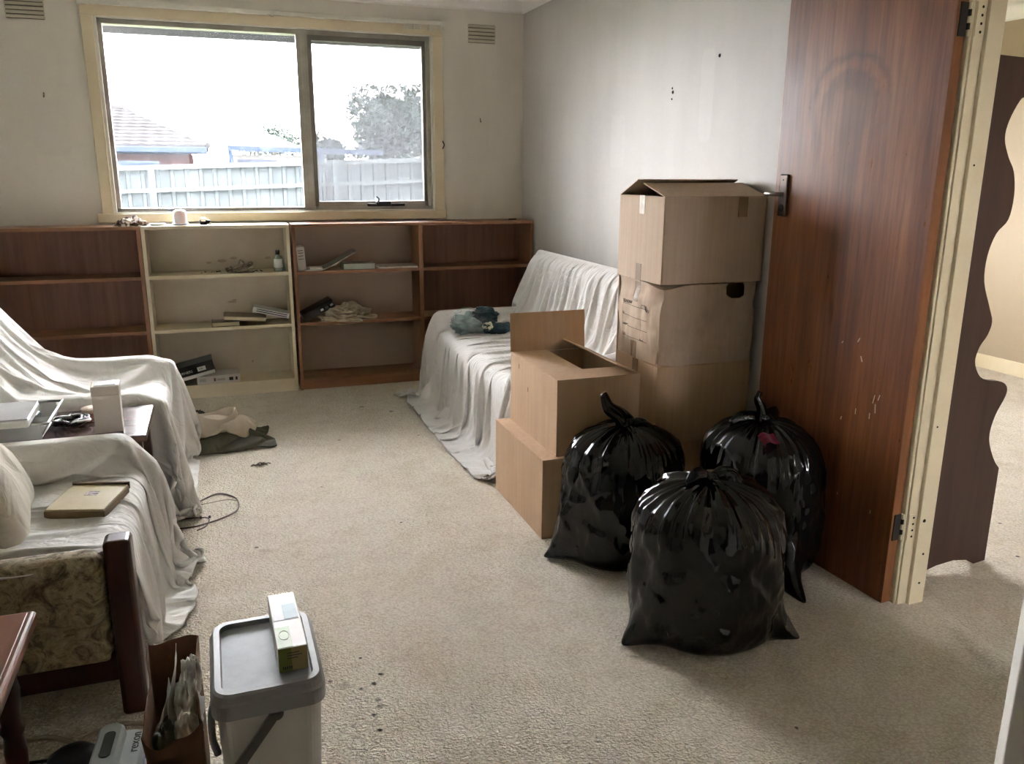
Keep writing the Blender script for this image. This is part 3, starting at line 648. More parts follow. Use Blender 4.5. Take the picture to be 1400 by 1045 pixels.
# cream bookcase, middle shelf
book('small brown book lying flat under the other two books', (.01, 5.44, z2), (.165, .12, .030), (0, 0, .02), col('brown_cover', 96, 82, 66), M_page, spine='back')
book('brown hardback with yellowed pages lying across the small book', (.128, 5.455, z2+.031), (.255, .16, .026), (0, R(4.6), -.03), col('tan_cover', 104, 90, 72), M_page, spine='back')
b = book('white and black striped paperback leaning on the brown hardback', (.284, 5.46, z2+.056), (.225, .15, .032), (0, R(14.5), -.02), col('white_cover', 206, 204, 198), mk('striped_pages', S(206, 204, 198), .6), spine='front')
for dz in (.008, .020): box('spine_stripe', (-.09, -.0765, dz), (.10, -.0748, dz+.005), M_black, b, world=False)
# cream bookcase, base shelf
bk = book('thick black boxed volume with white lettering leaning on a white one', (-.215, 5.455, zb+.042), (.29, .17, .085), (0, R(-12.5), .03), col('black_cover', 30, 27, 26, .35), col('black_pages', 60, 52, 46), spine='front')
M_lab = col('label_white', 205, 202, 196); M_red = col('label_red', 122, 70, 62); M_ink = col('ink', 40, 36, 34)
def onfront(o, x, z, w, h, m, name, d=.0006, y=-.0855):
    return box(name, (x, y-d, z), (x+w, y+.001, z+h), m, o, world=False)
onfront(bk, .00+.045, .034, .050, .026, M_lab, 'spine_label'); onfront(bk, -.055, .001, .198, .020, M_lab, 'spine_band')
bm = bmesh.new(); lathe(bm, [(0, .001), (.018, .001), (.02, 0)], 20, Matrix.Translation((-.108, -.0852, .045)) @ Matrix.Rotation(PI/2, 4, 'X') @ Matrix.Diagonal((1.3, 1, 1, 1))); part('spine_badge', bm, M_red, bk, world=False)
Mb = root_matrix(bk)
text('spine_lettering', 'CORNERS', .022, Mb @ frame((-.083, -.0862, .038), (1, 0, 0), (0, 0, 1)), M_lab, bk)
text('spine_lettering', '109', .018, Mb @ frame((.052, -.0868, .040), (1, 0, 0), (0, 0, 1)), M_ink, bk)
bw = book('white boxed volume with small printed spine lying on the base shelf', (-.06, 5.46, zb), (.255, .165, .050), (0, 0, .03), col('grey_white_cover', 196, 190, 182), M_page_w, spine='front')
for x, w, m in ((.062, .024, M_ink), (.100, .012, M_ink), (-.115, .04, col('label_grey', 168, 162, 154)), (-.03, .012, M_red)): onfront(bw, x, .014, w, .020, m, 'spine_mark', y=-.083)
for zz in (.018, .026): onfront(bw, -.012, zz, .05, .0035, col('spine_print', 130, 112, 108), 'spine_print', y=-.083)
# brown bookcase, top shelf
u = book('slim white paperback standing upright against the bookcase side', (.493, 5.47, z1), (.050, .13, .150), (0, R(-3), .05), col('white_paperback', 204, 194, 184), M_page_w, spine='front')
for zz in (.125, .110, .092): onfront(u, -.016, zz, .032, .004, M_ink, 'spine_line', y=-.0655)
onfront(u, -.018, .072, .036, .003, M_ink, 'spine_line', y=-.0655)
mg = thing('magazine', 'glossy magazine curling up beside the small upright paperback', 'magazine', (.56, 5.45, z1))
prof = smooth_path([(-.05, 0, .002), (.03, 0, .002), (.07, 0, .008), (.14, 0, .038), (.21, 0, .076), (.275, 0, .112)], 5)
def curl(prof, d, t, dz=0, y=-.0):
    bm = bmesh.new(); A = [bm.verts.new((p.x, y-d/2, p.z+dz)) for p in prof]; B = [bm.verts.new((p.x, y+d/2, p.z+dz)) for p in prof]; A2 = [bm.verts.new((p.x, y-d/2, p.z+dz+t)) for p in prof]; B2 = [bm.verts.new((p.x, y+d/2, p.z+dz+t)) for p in prof]
    for i in range(len(prof)-1):
        bm.faces.new((A[i], A[i+1], B[i+1], B[i])); bm.faces.new((A2[i], B2[i], B2[i+1], A2[i+1])); bm.faces.new((A[i], A2[i], A2[i+1], A[i+1])); bm.faces.new((B[i], B[i+1], B2[i+1], B2[i]))
    bm.faces.new((A[0], B[0], B2[0], A2[0])); bm.faces.new((A[-1], A2[-1], B2[-1], B[-1])); return bm
part('pages', curl(prof, .17, .006), M_page_w, mg, world=False); part('cover', curl(prof, .172, .0012, .006), col('magazine_cover', 120, 108, 96, .3), mg, world=False)
box('paper_slip', (-.02, -.07, .0075), (.06, .02, .020), M_page_w, mg, .002, world=False)
book('thick pale grey book lying flat beside the curling magazine', (.853, 5.44, z1), (.205, .14, .040), (0, 0, .0), col('grey_green_cover', 120, 112, 98), mk('pale_green_pages', S(186, 192, 180), .7), spine='back')
book('thin floppy magazine lying flat at the partition end of the shelf', (1.112, 5.45, z1), (.255, .17, .014), (0, 0, -.03), col('thin_magazine', 134, 122, 106, .35), M_page_w, name='magazine', cat='magazine', spine='back')
# brown bookcase, middle shelf
dv = book('dark glossy case tilted against a crumpled grey rag', (.590, 5.45, z2+.049), (.215, .15, .05), (0, R(-26), .05), col('navy_case', 26, 26, 36, .2), col('navy_case_inside', 40, 40, 52, .3), name='storage_case', cat='case')
for x in (.01, .045, .08): onfront(dv, x, .014, .02, .014, col('case_sticker', 150, 142, 130), 'sticker', y=-.0755)
def crumple(name, label, cat, c, r, m, seed, n=48, k=5., amp=.45, flat=.55, group=None, sub=1):
    """crumpled soft lump of fabric or paper"""
    o = thing(name, label, cat, c, group=group); th = np.linspace(0, 2*PI, n, endpoint=False); ph = np.linspace(0, PI/2*1.08, n//2)
    T, P = np.meshgrid(th, ph); X = np.stack([np.cos(T)*np.sin(P), np.sin(T)*np.sin(P), np.cos(P)], -1)
    d = 1+amp*fbm(X*k*.35+seed*3.1, 3)+amp*.55*fbm(X*k+seed, 3, True); V = X*d[..., None]*np.array(r); V[..., 2] = np.maximum(V[..., 2], .001)
    V[0, :, :] = V[0].mean(0); f = []
    for i in range(n//2-1):
        for j in range(n): f.append((i*n+j, (i+1)*n+j, (i+1)*n+(j+1) % n, i*n+(j+1) % n))
    ob = pydata('folds', V.reshape(-1, 3), f, m, o, world=False)
    if sub: s = ob.modifiers.new('s', 'SUBSURF'); s.levels = s.render_levels = sub
    return o
M_rag = mk('grey_rag', S(168, 154, 132), .9, S(140, 126, 106), 20); M_net = mk('knotted_net', S(150, 138, 118), .9, S(96, 86, 72), 40)
crumple('rag', 'crumpled grey beige rag beside the dark tilted case', 'rag', (.755, 5.43, z2), (.165, .10, .075), M_rag, 3, 64, 7, .55)
bg2 = thing('rag_corner', 'dull red scrap of cloth behind the grey beige rag', 'rag', (.72, 5.50, z2)); 
P0 = np.stack(np.meshgrid(np.linspace(.66, .80, 18), np.linspace(5.46, 5.53, 12)), -1); P0 = np.concatenate([P0, (.055+.02*fbm(np.concatenate([P0*30, P0[..., :1]*0], -1), 2))[..., None]+z2], -1)
cloth_obj('scrap', P0, col('dull_red', 120, 84, 76), bg2, .003, 1)
# cream bookcase, top shelf: knotted net, dirt, spray bottle
nt = thing('string_bundle', 'tangled off white string bundle on the cream shelf', 'string', (.09, 5.42, z1))
rs = np.random.RandomState(8)
for k in range(7):
    pts = [(.02+rs.uniform(-.07, .09), rs.uniform(-.03, .03), .006+abs(rs.randn())*.016*(1-abs(i-3)/5)+(.035 if i == 3 and k < 4 else 0)) for i in range(7)]
    part('strand', tube(smooth_path(pts, 5), .0065, 7), M_net, nt, world=False, smooth=True)
dk = thing('dirt_scraps', 'dark crumbs of dirt and lint along the cream shelf', 'dirt', (-.01, 5.45, z1)); dk['kind'] = 'stuff'
bm = bmesh.new()
for k in range(26): bmesh.ops.create_icosphere(bm, subdivisions=1, radius=rs.uniform(.002, .006), matrix=Matrix.Translation((rs.uniform(-.10, .28), rs.uniform(-.03, .06), .003)) @ Matrix.Diagonal((1.6, 1, .6, 1)))
part('crumbs', bm, mk('lint', S(70, 58, 46), .9), dk, world=False)
bt = thing('spray_bottle', 'small clear bottle with pale label on the cream shelf', 'bottle', (.352, 5.43, z1))
t = NT('clear_plastic'); t.b.inputs['Base Color'].default_value = S(150, 164, 152); t.b.inputs['Roughness'].default_value = .15; t.b.inputs['Transmission Weight'].default_value = .35; M_clear = t.m
bm = bmesh.new(); lathe(bm, [(0, 0), (.026, 0), (.028, .006), (.027, .05), (.024, .085), (.013, .100), (.011, .108), (0, .108)], 24); part('body', bm, M_clear, bt, world=False, smooth=True)
bm = bmesh.new(); lathe(bm, [(0, .106), (.0125, .106), (.0125, .128), (.009, .134), (0, .134)], 20); part('cap', bm, M_black, bt, world=False, smooth=True)
bm = bmesh.new(); lathe(bm, [(.0275, .025), (.0280, .026), (.0262, .078), (.0257, .078)], 24); part('label', bm, col('bottle_label', 205, 208, 204), bt, world=False, smooth=True)
o = thing('card_wedge', 'small grey green triangular card leaning beside the bottle', 'card', (.385, 5.45, z1)); bm = prism([(-.012, 0), (.012, 0), (-.004, .09), (-.010, .10)], 1, -.02, .02); part('card', bm, col('card_green', 138, 146, 134), o, world=False)
# on top of the bookcases
zt = BH
crumple('cloth_rag', 'crumpled brown and white striped rag on the brown bookcase top', 'rag', (-.475, 5.44, zt), (.085, .06, .045), mk('striped_rag', S(208, 196, 184), .9, S(92, 68, 56), 38, (1, .3, 1), .45, .55), 5, 56, 7, .5)
o = thing('dish', 'flat white dish on the cream bookcase top', 'dish', (-.33, 5.44, zt)); bm = bmesh.new(); lathe(bm, [(0, .003), (.034, .003), (.044, .011), (.046, .012), (.040, .004), (.036, 0), (0, 0)], 32); part('bowl', bm, col('dish_white', 216, 212, 206), o, world=False, smooth=True)
o = thing('dome_container', 'white domed plastic container on the cream bookcase top', 'container', (-.20, 5.44, zt)); t = NT('milky_plastic'); t.b.inputs['Base Color'].default_value = S(222, 224, 226); t.b.inputs['Roughness'].default_value = .25; t.b.inputs['Subsurface Weight'].default_value = .3; M_milk = t.m
bm = bmesh.new(); lathe(bm, [(0, .092), (.018, .091), (.030, .086), (.037, .076), (.039, .064), (.040, .016), (.043, .014), (.043, .010)], 32); part('dome', bm, M_milk, o, world=False, smooth=True)
bm = bmesh.new(); lathe(bm, [(0, 0), (.043, 0), (.047, .004), (.047, .012), (.043, .014), (0, .014)], 32); part('base', bm, M_milk, o, world=False, smooth=True)
o = thing('tape_dispenser', 'small black and white gadget on the cream bookcase top', 'gadget', (-.065, 5.44, zt))
box('body', (-.026, -.02, 0), (.018, .02, .034), M_black, o, .008, world=False); box('white_shell', (-.022, -.022, .018), (.012, .022, .044), M_trim_w, o, .008, world=False); box('clip', (.012, -.015, .004), (.034, .015, .030), M_black, o, .006, world=False); box('foot', (.024, -.016, 0), (.040, .016, .012), M_trim_w, o, .003, world=False)
o = thing('pen_cap', 'small dark pen cap near the corner of the brown bookcase top', 'cap', (1.93, 5.46, zt)); box('cap', (-.03, -.006, 0), (.03, .006, .010), col('pencap', 70, 56, 46), o, .004, world=False)
# ============================================================ sheeted seats
def sheet_mat(name, c1, c2, stain):
    t = NT(name); v = t.coord(); f = t.noise(v, 2.2, 5, .6); c = t.ramp(f, [(.3, c1), (.7, c2)])
    d = t.noise(v, 5, 6, .7); c = t.mix(t_fac(t, t.ramp(d, [(.62, (0, 0, 0)), (.78, (.45, .45, .45))])), c, stain)
    t.l(c, t.b.inputs['Base Color']); t.b.inputs['Roughness'].default_value = .85; t.b.inputs['Specular IOR Level'].default_value = .2
    t.b.inputs['Sheen Weight'].default_value = .15
    w = t.noise(t.coord((.7, 1, .5)), 9, 3, .5, 1.6); ab = t.n('ShaderNodeMath', operation='SUBTRACT'); t.l(w, ab.inputs[0]); ab.inputs[1].default_value = .5; a2 = t.n('ShaderNodeMath', operation='ABSOLUTE'); t.l(ab.outputs[0], a2.inputs[0]); n1 = t.bump(a2.outputs[0], .48, .030); fine = t.noise(v, 420, 2); t.bump(fine, .12, .002, n1); return t.m
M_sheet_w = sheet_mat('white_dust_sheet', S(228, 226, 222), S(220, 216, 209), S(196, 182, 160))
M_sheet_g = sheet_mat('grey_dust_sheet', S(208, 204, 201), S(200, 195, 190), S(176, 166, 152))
M_darkwood = wood('dark_mahogany', S(54, 26, 18), S(66, 32, 22), S(78, 40, 28), 2, .3, fine=50, spec=.5)
M_brownwood = wood('red_brown_table', S(112, 66, 44), S(124, 74, 50), S(136, 84, 58), 1, .3, fine=45, spec=.5)
def damask():
    t = NT('floral_damask'); v = t.coord(); f = t.noise(v, 16, 6, .7, 1.3); f2 = t.noise(v, 40, 4, .7, 1.5)
    c = t.ramp(f, [(.36, S(86, 76, 58)), (.46, S(150, 136, 108)), (.55, S(186, 172, 142)), (.64, S(112, 104, 80))]); c = t.mix(.4, c, t.ramp(f2, [(.4, (.45, .42, .36)), (.6, (1, 1, 1))]), 'MULTIPLY')
    t.l(c, t.b.inputs['Base Color']); t.b.inputs['Roughness'].default_value = .85; t.bump(f2, .3, .006); return t.m
M_damask = damask()
def soft(name, c, h, r, m, parent, ry=0, rz=0, puff=.0, rx=0):
    bm = bmesh.new(); bx(bm, (-h[0], -h[1], -h[2]), (h[0], h[1], h[2]), r, 4)
    bmesh.ops.subdivide_edges(bm, edges=[e for e in bm.edges if e.calc_length() > .12], cuts=3, use_grid_fill=True)
    if puff:
        for v in bm.verts:
            q = Vector((v.co.x/h[0], v.co.y/h[1], v.co.z/h[2])); v.co += Vector((q.x*(1-q.y**2)*(1-q.z**2), q.y*(1-q.x**2)*(1-q.z**2), q.z*(1-q.x**2)*(1-q.y**2)))*puff
    bmesh.ops.transform(bm, matrix=Matrix.Translation(c) @ Euler((rx, ry, rz)).to_matrix().to_4x4(), verts=bm.verts)
    return part(name, bm, m, parent, smooth=True)
def profile_sheet(prof, v0, v1, nu, nv, along='y', comp=1.0, vc=None, fold=None, arms=(), hem=None):
    """ruled sheet: profile (x,z) swept along y, hanging down beyond the fold lines. returns start grid and flat rest grid"""
    prof = np.array(prof, float); s = np.concatenate([[0], np.cumsum(np.hypot(*np.diff(prof, axis=0).T))]); u = np.linspace(0, s[-1], nu)
    x = np.interp(u, s, prof[:, 0]); z = np.interp(u, s, prof[:, 1]); v = np.linspace(v0, v1, nv); vc = (v0+v1)/2 if vc is None else vc
    vv = vc+(v-vc)*comp; yy = vv.copy(); dz = np.zeros(nv)
    if fold is not None:
        hi = vv > fold[1]; dz[hi] = (vv-fold[1])[hi]; yy[hi] = fold[1]+.08*dz[hi]; lo = vv < fold[0]; dz[lo] = (fold[0]-vv)[lo]; yy[lo] = fold[0]-.08*dz[lo]
    zz = np.repeat(z[:, None], nv, 1)
    for a0, a1, za, xa, xb in arms:      # the sheet starts laid over the arms
        zz = np.where(((vv > a0-.02) & (vv < a1+.02) | (vv > a1) & (a1 > vc) | (vv < a0) & (a0 < vc))[None] & ((x > xa) & (x < xb))[:, None], np.maximum(zz, za), zz)
    P = np.stack([np.repeat(x[:, None], nv, 1), np.repeat(yy[None], nu, 0), np.maximum(zz-dz[None], .015)], -1)
    Rr = np.stack([np.repeat(u[:, None], nv, 1), np.repeat(v[None], nu, 0), np.zeros((nu, nv))], -1)
    if hem is not None:      # shorten the sheet column by column for a slanting hem
        for j in range(nv):
            un = u*hem(j/(nv-1))
            for A_ in (P, Rr):
                for k in ((0, 2) if A_ is P else (0,)): A_[:, j, k] = np.interp(un, u, A_[:, j, k])
    return P, Rr
# ---- sofa under a grey sheet, along the right wall
sofa = thing('sofa', 'two seat sofa hidden under a grey dust sheet against the wall', 'sofa', (1.62, 4.15, 0))
SO = [((1.58, 4.155, .20), (.36, .79, .17), .03, 0), ((1.55, 3.79, .365), (.33, .355, .075), .05, 0), ((1.55, 4.50, .365), (.33, .355, .075), .05, 0),
      ((1.895, 4.155, .52), (.085, .79, .36), .07, .14), ((1.58, 4.90, .28), (.36, .055, .265), .05, 0), ((1.58, 3.42, .28), (.36, .055, .265), .05, 0)]
names = ['base', 'seat_cushion', 'seat_cushion', 'backrest', 'arm', 'arm']
for (c, h, r, ry), n in zip(SO, names): soft(n, c, [k-.006 for k in h], r*.9, M_damask, sofa, ry)
for x in (1.28, 1.88):
    for y in (3.45, 4.84): box('foot', (x-.03, y-.03, 0), (x+.03, y+.03, .05), M_darkwood, sofa, .004)
cols = [rbox(c, h, r, ry) for c, h, r, ry in SO]+[rbox((2.16, 4.2, .6), (.1, 2.5, 2), .01), rbox((1.32, 3.05, .32), (.24, .285, .32), .01)]
P0, Rr = profile_sheet([(1.99, .66), (1.985, .86), (1.93, .915), (1.86, .885), (1.77, .55), (1.70, .47), (1.23, .47), (1.19, .43), (1.12, .20), (1.0, .04)], 2.75, 6.00, 100, 170, comp=.745, vc=4.12, fold=(3.352, 4.975), arms=((3.36, 3.48, .57, 1.2, 1.95), (4.84, 4.96, .57, 1.2, 1.95)))
P = drape(P0, cols, 480, mu=.35, bend=.003, shear=.12, rest=Rr*np.array((1.05, 1, 1)), seed=4, thick=.010, pins=(slice(0, 18), slice(18, 128)))
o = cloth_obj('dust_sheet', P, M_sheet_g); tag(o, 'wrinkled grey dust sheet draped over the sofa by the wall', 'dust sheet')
# ---- far armchair
def frame_chair(name, label, y0, y1, xf, near_bare=False):
    """wooden framed armchair facing +x, between y0 and y1, front at xf"""
    o = thing(name, label, 'armchair', (xf-.4, (y0+y1)/2, 0)); yc = (y0+y1)/2; hw = (y1-y0)/2; cs = []
    def add(nm, c, h, r, m, ry=0, puff=0): soft(nm, c, [k-.004 for k in h], r*.9, m, o, ry, puff=puff); cs.append(rbox(c, h, r, ry))
    add('seat_cushion', (xf-.36, yc, .345), (.35, hw-.075, .085), .05, M_damask); add('seat_base', (xf-.36, yc, .205), (.33, hw-.075, .06), .02, M_damask)
    add('backrest', (xf-.67, yc, .60), (.09, hw-.03, .36), .07, M_damask, -.50)
    if not near_bare: add('arm', (xf-.40, y0+.06, .40), (.36, .06, .125), .04, M_damask)
    add('arm', (xf-.40, y1-.06, .40), (.36, .06, .125), .04, M_damask)
    for y in (y0+.035, y1-.035):
        t = .495 if not (near_bare and y > yc) else .42
        box('front_post', (xf-.045, y-.035, 0), (xf+.02, y+.035, t), M_darkwood, o, .012, 3); cs.append(rbox((xf-.012, y, t/2), (.033, .035, t/2), .01))
        box('rear_leg', (xf-.70, y-.03, 0), (xf-.67, y+.03, .36), M_darkwood, o, .008)
        box('side_rail', (xf-.70, y-.02, .10), (xf-.02, y+.02, .185), M_darkwood, o, .006)
    box('front_rail', (xf-.03, y0+.05, .10), (xf+.005, y1-.05, .20), M_darkwood, o, .006); cs.append(rbox((xf-.012, yc, .15), (.02, hw-.05, .05), .01))
    return o, cs
ch1, cs1 = frame_chair('armchair', 'armchair hidden under a white dust sheet next to the bookcases', 3.44, 4.24, -.27)
P0, Rr = profile_sheet([(-1.40, .55), (-1.22, .93), (-1.14, .965), (-1.05, .93), (-.80, .56), (-.72, .465), (-.25, .46), (-.225, .42), (-.20, .22), (-.14, .06)], 2.76, 4.94, 98, 126, comp=.76, vc=3.84, fold=(3.425, 4.265), arms=((3.44, 3.56, .55, -1.0, -.24), (4.12, 4.24, .55, -1.0, -.24)))
cs1 += [rbox((-.65, 3.205, .25), (.37, .205, .25), .01)]
P = drape(P0, cs1, 480, mu=.35, bend=.003, shear=.12, rest=Rr*np.array((1.04, 1, 1)), seed=5, thick=.010, pins=(slice(0, 30), slice(40, 86)))
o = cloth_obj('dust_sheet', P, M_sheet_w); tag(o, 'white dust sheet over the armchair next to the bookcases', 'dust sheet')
# ---- near armchair, its near side left bare
ch2, cs2 = frame_chair('armchair', 'dark wood armchair with patterned cushion half covered by a sheet', 2.115, 2.97, -.285, True)
cs2.append(rbox((-.285-.40, 2.18, .345), (.36, .06, .085), .05))
soft('side_bolster', (-.285-.42, 2.17, .355), (.37, .055, .10), .045, M_damask, ch2); soft('side_panel', (-.285-.40, 2.165, .215), (.35, .04, .06), .02, M_damask, ch2)
P0, Rr = profile_sheet([(-1.40, .55), (-1.22, .93), (-1.14, .965), (-1.05, .93), (-.80, .56), (-.72, .465), (-.25, .46), (-.225, .42), (-.20, .22), (-.14, .06)], 2.04, 3.66, 98, 98, comp=.765, vc=2.42, fold=(1.9, 2.985), arms=((2.85, 2.97, .55, -1.0, -.25),), hem=lambda q: .87+.13*min(1, q/.4))
# the near hem runs slantwise over the bare side
cs2 += [rbox((-.65, 3.21, .25), (.365, .205, .25), .01)]
P = drape(P0, cs2, 480, mu=.35, bend=.003, shear=.12, rest=Rr*np.array((1.04, 1, 1)), seed=6, thick=.010, pins=(slice(0, 30), slice(2, 62)))
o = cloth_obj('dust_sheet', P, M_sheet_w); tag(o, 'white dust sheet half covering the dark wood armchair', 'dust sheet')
# pillow
pw = thing('pillow', 'plump off white pillow propped on the half covered armchair', 'pillow', (-.74, 2.50, .47))
bm = bmesh.new(); bmesh.ops.create_grid(bm, x_segments=28, y_segments=28, size=1)
top = [v for v in bm.verts]; g = bmesh.ops.duplicate(bm, geom=bm.verts[:]+bm.edges[:]+bm.faces[:]); other = [v for v in g['geom'] if isinstance(v, bmesh.types.BMVert)]
for s, vs in ((1, top), (-1, other)):
    for v in vs:
        x, y = v.co.x, v.co.y; e = max(0, (1-x**2))*max(0, (1-y**2)); pin = 1-.10*(1-abs(x)**2)*0-.07*((1-abs(y))*abs(x)**3+(1-abs(x))*abs(y)**3)
        v.co = Vector((x*.235*pin, y*.255*pin, s*.105*e**.42+.012*float(vnoise(np.array((x*3+5, y*3, s*2.))))*e**.3))
bmesh.ops.remove_doubles(bm, verts=bm.verts, dist=.0008)
bmesh.ops.transform(bm, matrix=Matrix.Translation((-.725, 2.52, .585)) @ Euler((0, R(52), R(8))).to_matrix().to_4x4(), verts=bm.verts)
part('pillow_body', bm, sheet_mat('pillow_cotton', S(206, 198, 180), S(196, 186, 166), S(168, 160, 140)), pw, smooth=True)
# yellowed flat box / album on the seat
al = thing('album', 'yellowed boxed album with a small photo on the armchair seat', 'album', (-.415, 2.535, .442), (0, R(1), R(-14)))
M_ybox = mk('yellowed_card', S(196, 182, 142), .6, S(180, 162, 118), 5); M_ybrown = mk('album_spine', S(126, 106, 78), .6)
box('tray', (-.082, -.098, 0), (.082, .098, .022), M_ybrown, al, .002, world=False); box('lid', (-.080, -.096, .020), (.080, .096, .027), M_ybox, al, .002, world=False); box('inner_wall', (-.082, .096, .012), (.084, .104, .034), M_ybrown, al, .002, world=False)
box('cover_picture', (-.015, .01, .027), (.02, .04, .0275), mk('photo_print', S(190, 170, 160), .4, S(86, 56, 52), 120, lo=.45, hi=.55), al, world=False)
# ---- side table with its things
st = thing('side_table', 'dark wood side table standing between the two sheeted armchairs', 'table', (-.65, 3.2, 0))
M_ttop = wood('polished_dark_top', S(92, 70, 66), S(104, 80, 76), S(116, 90, 84), 0, .18, fine=40, spec=.6)
box('tabletop', (-1.02, 3.00, .475), (-.285, 3.41, .50), M_ttop, st, .006, 3)
box('apron', (-.98, 3.03, .40), (-.32, 3.05, .475), M_darkwood, st); box('apron', (-.98, 3.36, .40), (-.32, 3.38, .475), M_darkwood, st); box('apron', (-.34, 3.03, .40), (-.32, 3.38, .475), M_darkwood, st)
for x in (-.97, -.325):
    for y in (3.045, 3.365): box('leg', (x-.022, y-.022, 0), (x+.022, y+.022, .475), M_darkwood, st, .004)
wb = thing('white_box', 'tall plain white carton standing on the dark side table', 'box', (-.41, 3.115, .50), (0, 0, R(4)))
M_card_w = mk('white_carton', S(214, 206, 196), .6); bx_ = box('carton', (-.044, -.045, 0), (.044, .045, .160), M_card_w, wb, .002, world=False)
box('carton_lid', (-.0455, -.0465, .132), (.0455, .0465, .168), M_card_w, wb, .004, world=False); box('lid_top', (-.034, -.034, .168), (.034, .034, .170), mk('lid_grey', S(200, 198, 198), .4), wb, .001, world=False)
tn = thing('round_tin', 'small round pink brown tin behind the tall white carton', 'tin', (-.487, 3.30, .50)); bm = bmesh.new(); lathe(bm, [(0, 0), (.036, 0), (.036, .026), (0, .026)], 28); part('tin_body', bm, col('tin_brown', 150, 104, 90), tn, world=False)
bm = bmesh.new(); lathe(bm, [(0, .036), (.036, .036), (.038, .034), (.038, .022), (.036, .022)], 28); part('tin_lid', bm, col('tin_lid', 206, 182, 164), tn, world=False, smooth=True)
tg = thing('cable_tangle', 'tangled glossy black and white cords on the side table', 'cords', (-.545, 3.20, .50)); rs = np.random.RandomState(21)
for k in range(9):
    a0 = rs.uniform(0, 6.28); pts = [(math.cos(a0+i*.9)*rs.uniform(.02, .068), math.sin(a0+i*.9)*rs.uniform(.02, .075), .008+.022*rs.rand()) for i in range(8)]
    part('cord', tube(smooth_path(pts, 5), .0055 if k < 7 else .004, 7), M_black if k < 6 else col('cord_white%d' % k, 200, 196, 188, .35), tg, world=False, smooth=True)
# wire basket with a folder on it
bk_ = thing('wire_basket', 'clear plastic desk tray with bright rim on the side table', 'tray', (-.80, 3.20, .50)); M_rim = mk('tray_rim', S(206, 206, 204), .25)
t = NT('tray_clear'); t.b.inputs['Base Color'].default_value = S(196, 196, 192); t.b.inputs['Roughness'].default_value = .2; t.b.inputs['Alpha'].default_value = .55; M_tray = t.m
tx0, tx1, ty0, ty1 = -1.0, -.60, 3.035, 3.34
box('tray_base', (tx0, ty0, .501), (tx1-.02, ty1, .505), M_tray, bk_)
for lo, hi in (((tx0, ty0, .505), (tx1-.01, ty0+.004, .560)), ((tx0, ty1-.004, .505), (tx1-.01, ty1, .560))): box('tray_side', lo, hi, M_tray, bk_)
part('tray_front', sheet((tx1-.02, ty0, .505), (tx1-.02, ty1, .505), (.03, 0, .055), .004), M_tray, bk_)
part('rim', tube([(tx0, ty0, .562), (tx1+.01, ty0, .562), (tx1+.012, ty0+.003, .562), (tx1+.012, ty1, .562), (tx0, ty1, .562)], .005, 8), M_rim, bk_)
for k in range(5): part('divider', tube(smooth_path([(-.86+k*.045, 3.06, .515), (-.86+k*.045+.03, 3.2, .555), (-.86+k*.045+.02, 3.31, .52)], 5), .006, 6), M_black, bk_, smooth=True)
fd = thing('folder_box', 'grey white plastic folder box lying on the desk tray', 'folder', (-.80, 3.11, .566), (0, R(1), R(2)))
box('folder_body', (-.17, -.12, 0), (.16, .12, .026), mk('folder_plastic', S(214, 212, 206), .4), fd, .006, world=False); box('folder_cover', (-.168, -.118, .026), (.158, .118, .031), mk('folder_cover', S(196, 196, 196), .3, S(182, 182, 184), 6), fd, .002, world=False)
# ---- clear plastic bag with teal clothing on the sofa
tb = thing('clothing_bag', 'clear plastic bag of teal clothing on the sheeted sofa', 'bag', (1.46, 4.62, .455))
M_teal = mk('teal_cloth', S(58, 82, 86), .8, S(44, 64, 70), 14); M_teal2 = mk('pale_teal_cloth', S(128, 146, 144), .8, S(104, 122, 122), 14)
def lump(nm, c, r, m, par, seed, n=40, amp=.4, k=4):
    th = np.linspace(0, 2*PI, n, endpoint=False); ph = np.linspace(.001, PI-.001, n//2+6); T, Pp = np.meshgrid(th, ph); X = np.stack([np.cos(T)*np.sin(Pp), np.sin(T)*np.sin(Pp), np.cos(Pp)], -1)
    d = 1+amp*fbm(X*k*.4+seed*2.7, 3)+amp*.5*fbm(X*k+seed, 3, True); V = X*d[..., None]*np.array(r)+np.array(c); h_, w_ = V.shape[:2]
    V[0] = V[0].mean(0); V[-1] = V[-1].mean(0)
    f = [(i*w_+j, (i+1)*w_+j, (i+1)*w_+(j+1) % w_, i*w_+(j+1) % w_) for i in range(h_-1) for j in range(w_)]
    return pydata(nm, V.reshape(-1, 3), f, m, par)
lump('folded_garment', (1.38, 4.66, .505), (.085, .08, .06), M_teal2, tb, 3, 56, .55, 7); lump('dark_garment', (1.47, 4.66, .545), (.075, .07, .05), M_teal, tb, 5, 56, .5, 6); lump('dark_sleeve', (1.53, 4.60, .485), (.085, .05, .032), M_teal, tb, 9, 56, .5, 6)
lump('lining', (1.475, 4.60, .495), (.03, .045, .03), col('lining_cream', 206, 198, 170), tb, 12, amp=.3)
t = NT('clear_bag'); t.t.nodes.remove(t.b); tr = t.n('ShaderNodeBsdfTransparent'); gl = t.n('ShaderNodeBsdfGlossy'); gl.inputs['Roughness'].default_value = .15; df = t.n('ShaderNodeBsdfTranslucent'); df.inputs[0].default_value = (.7, .7, .66, 1)
m1 = t.n('ShaderNodeMixShader'); m1.inputs[0].default_value = .07; t.l(tr.outputs[0], m1.inputs[1]); t.l(gl.outputs[0], m1.inputs[2]); m2 = t.n('ShaderNodeMixShader'); m2.inputs[0].default_value = .14; t.l(m1.outputs[0], m2.inputs[1]); t.l(df.outputs[0], m2.inputs[2]); t.l(m2.outputs[0], t.out.inputs['Surface'])
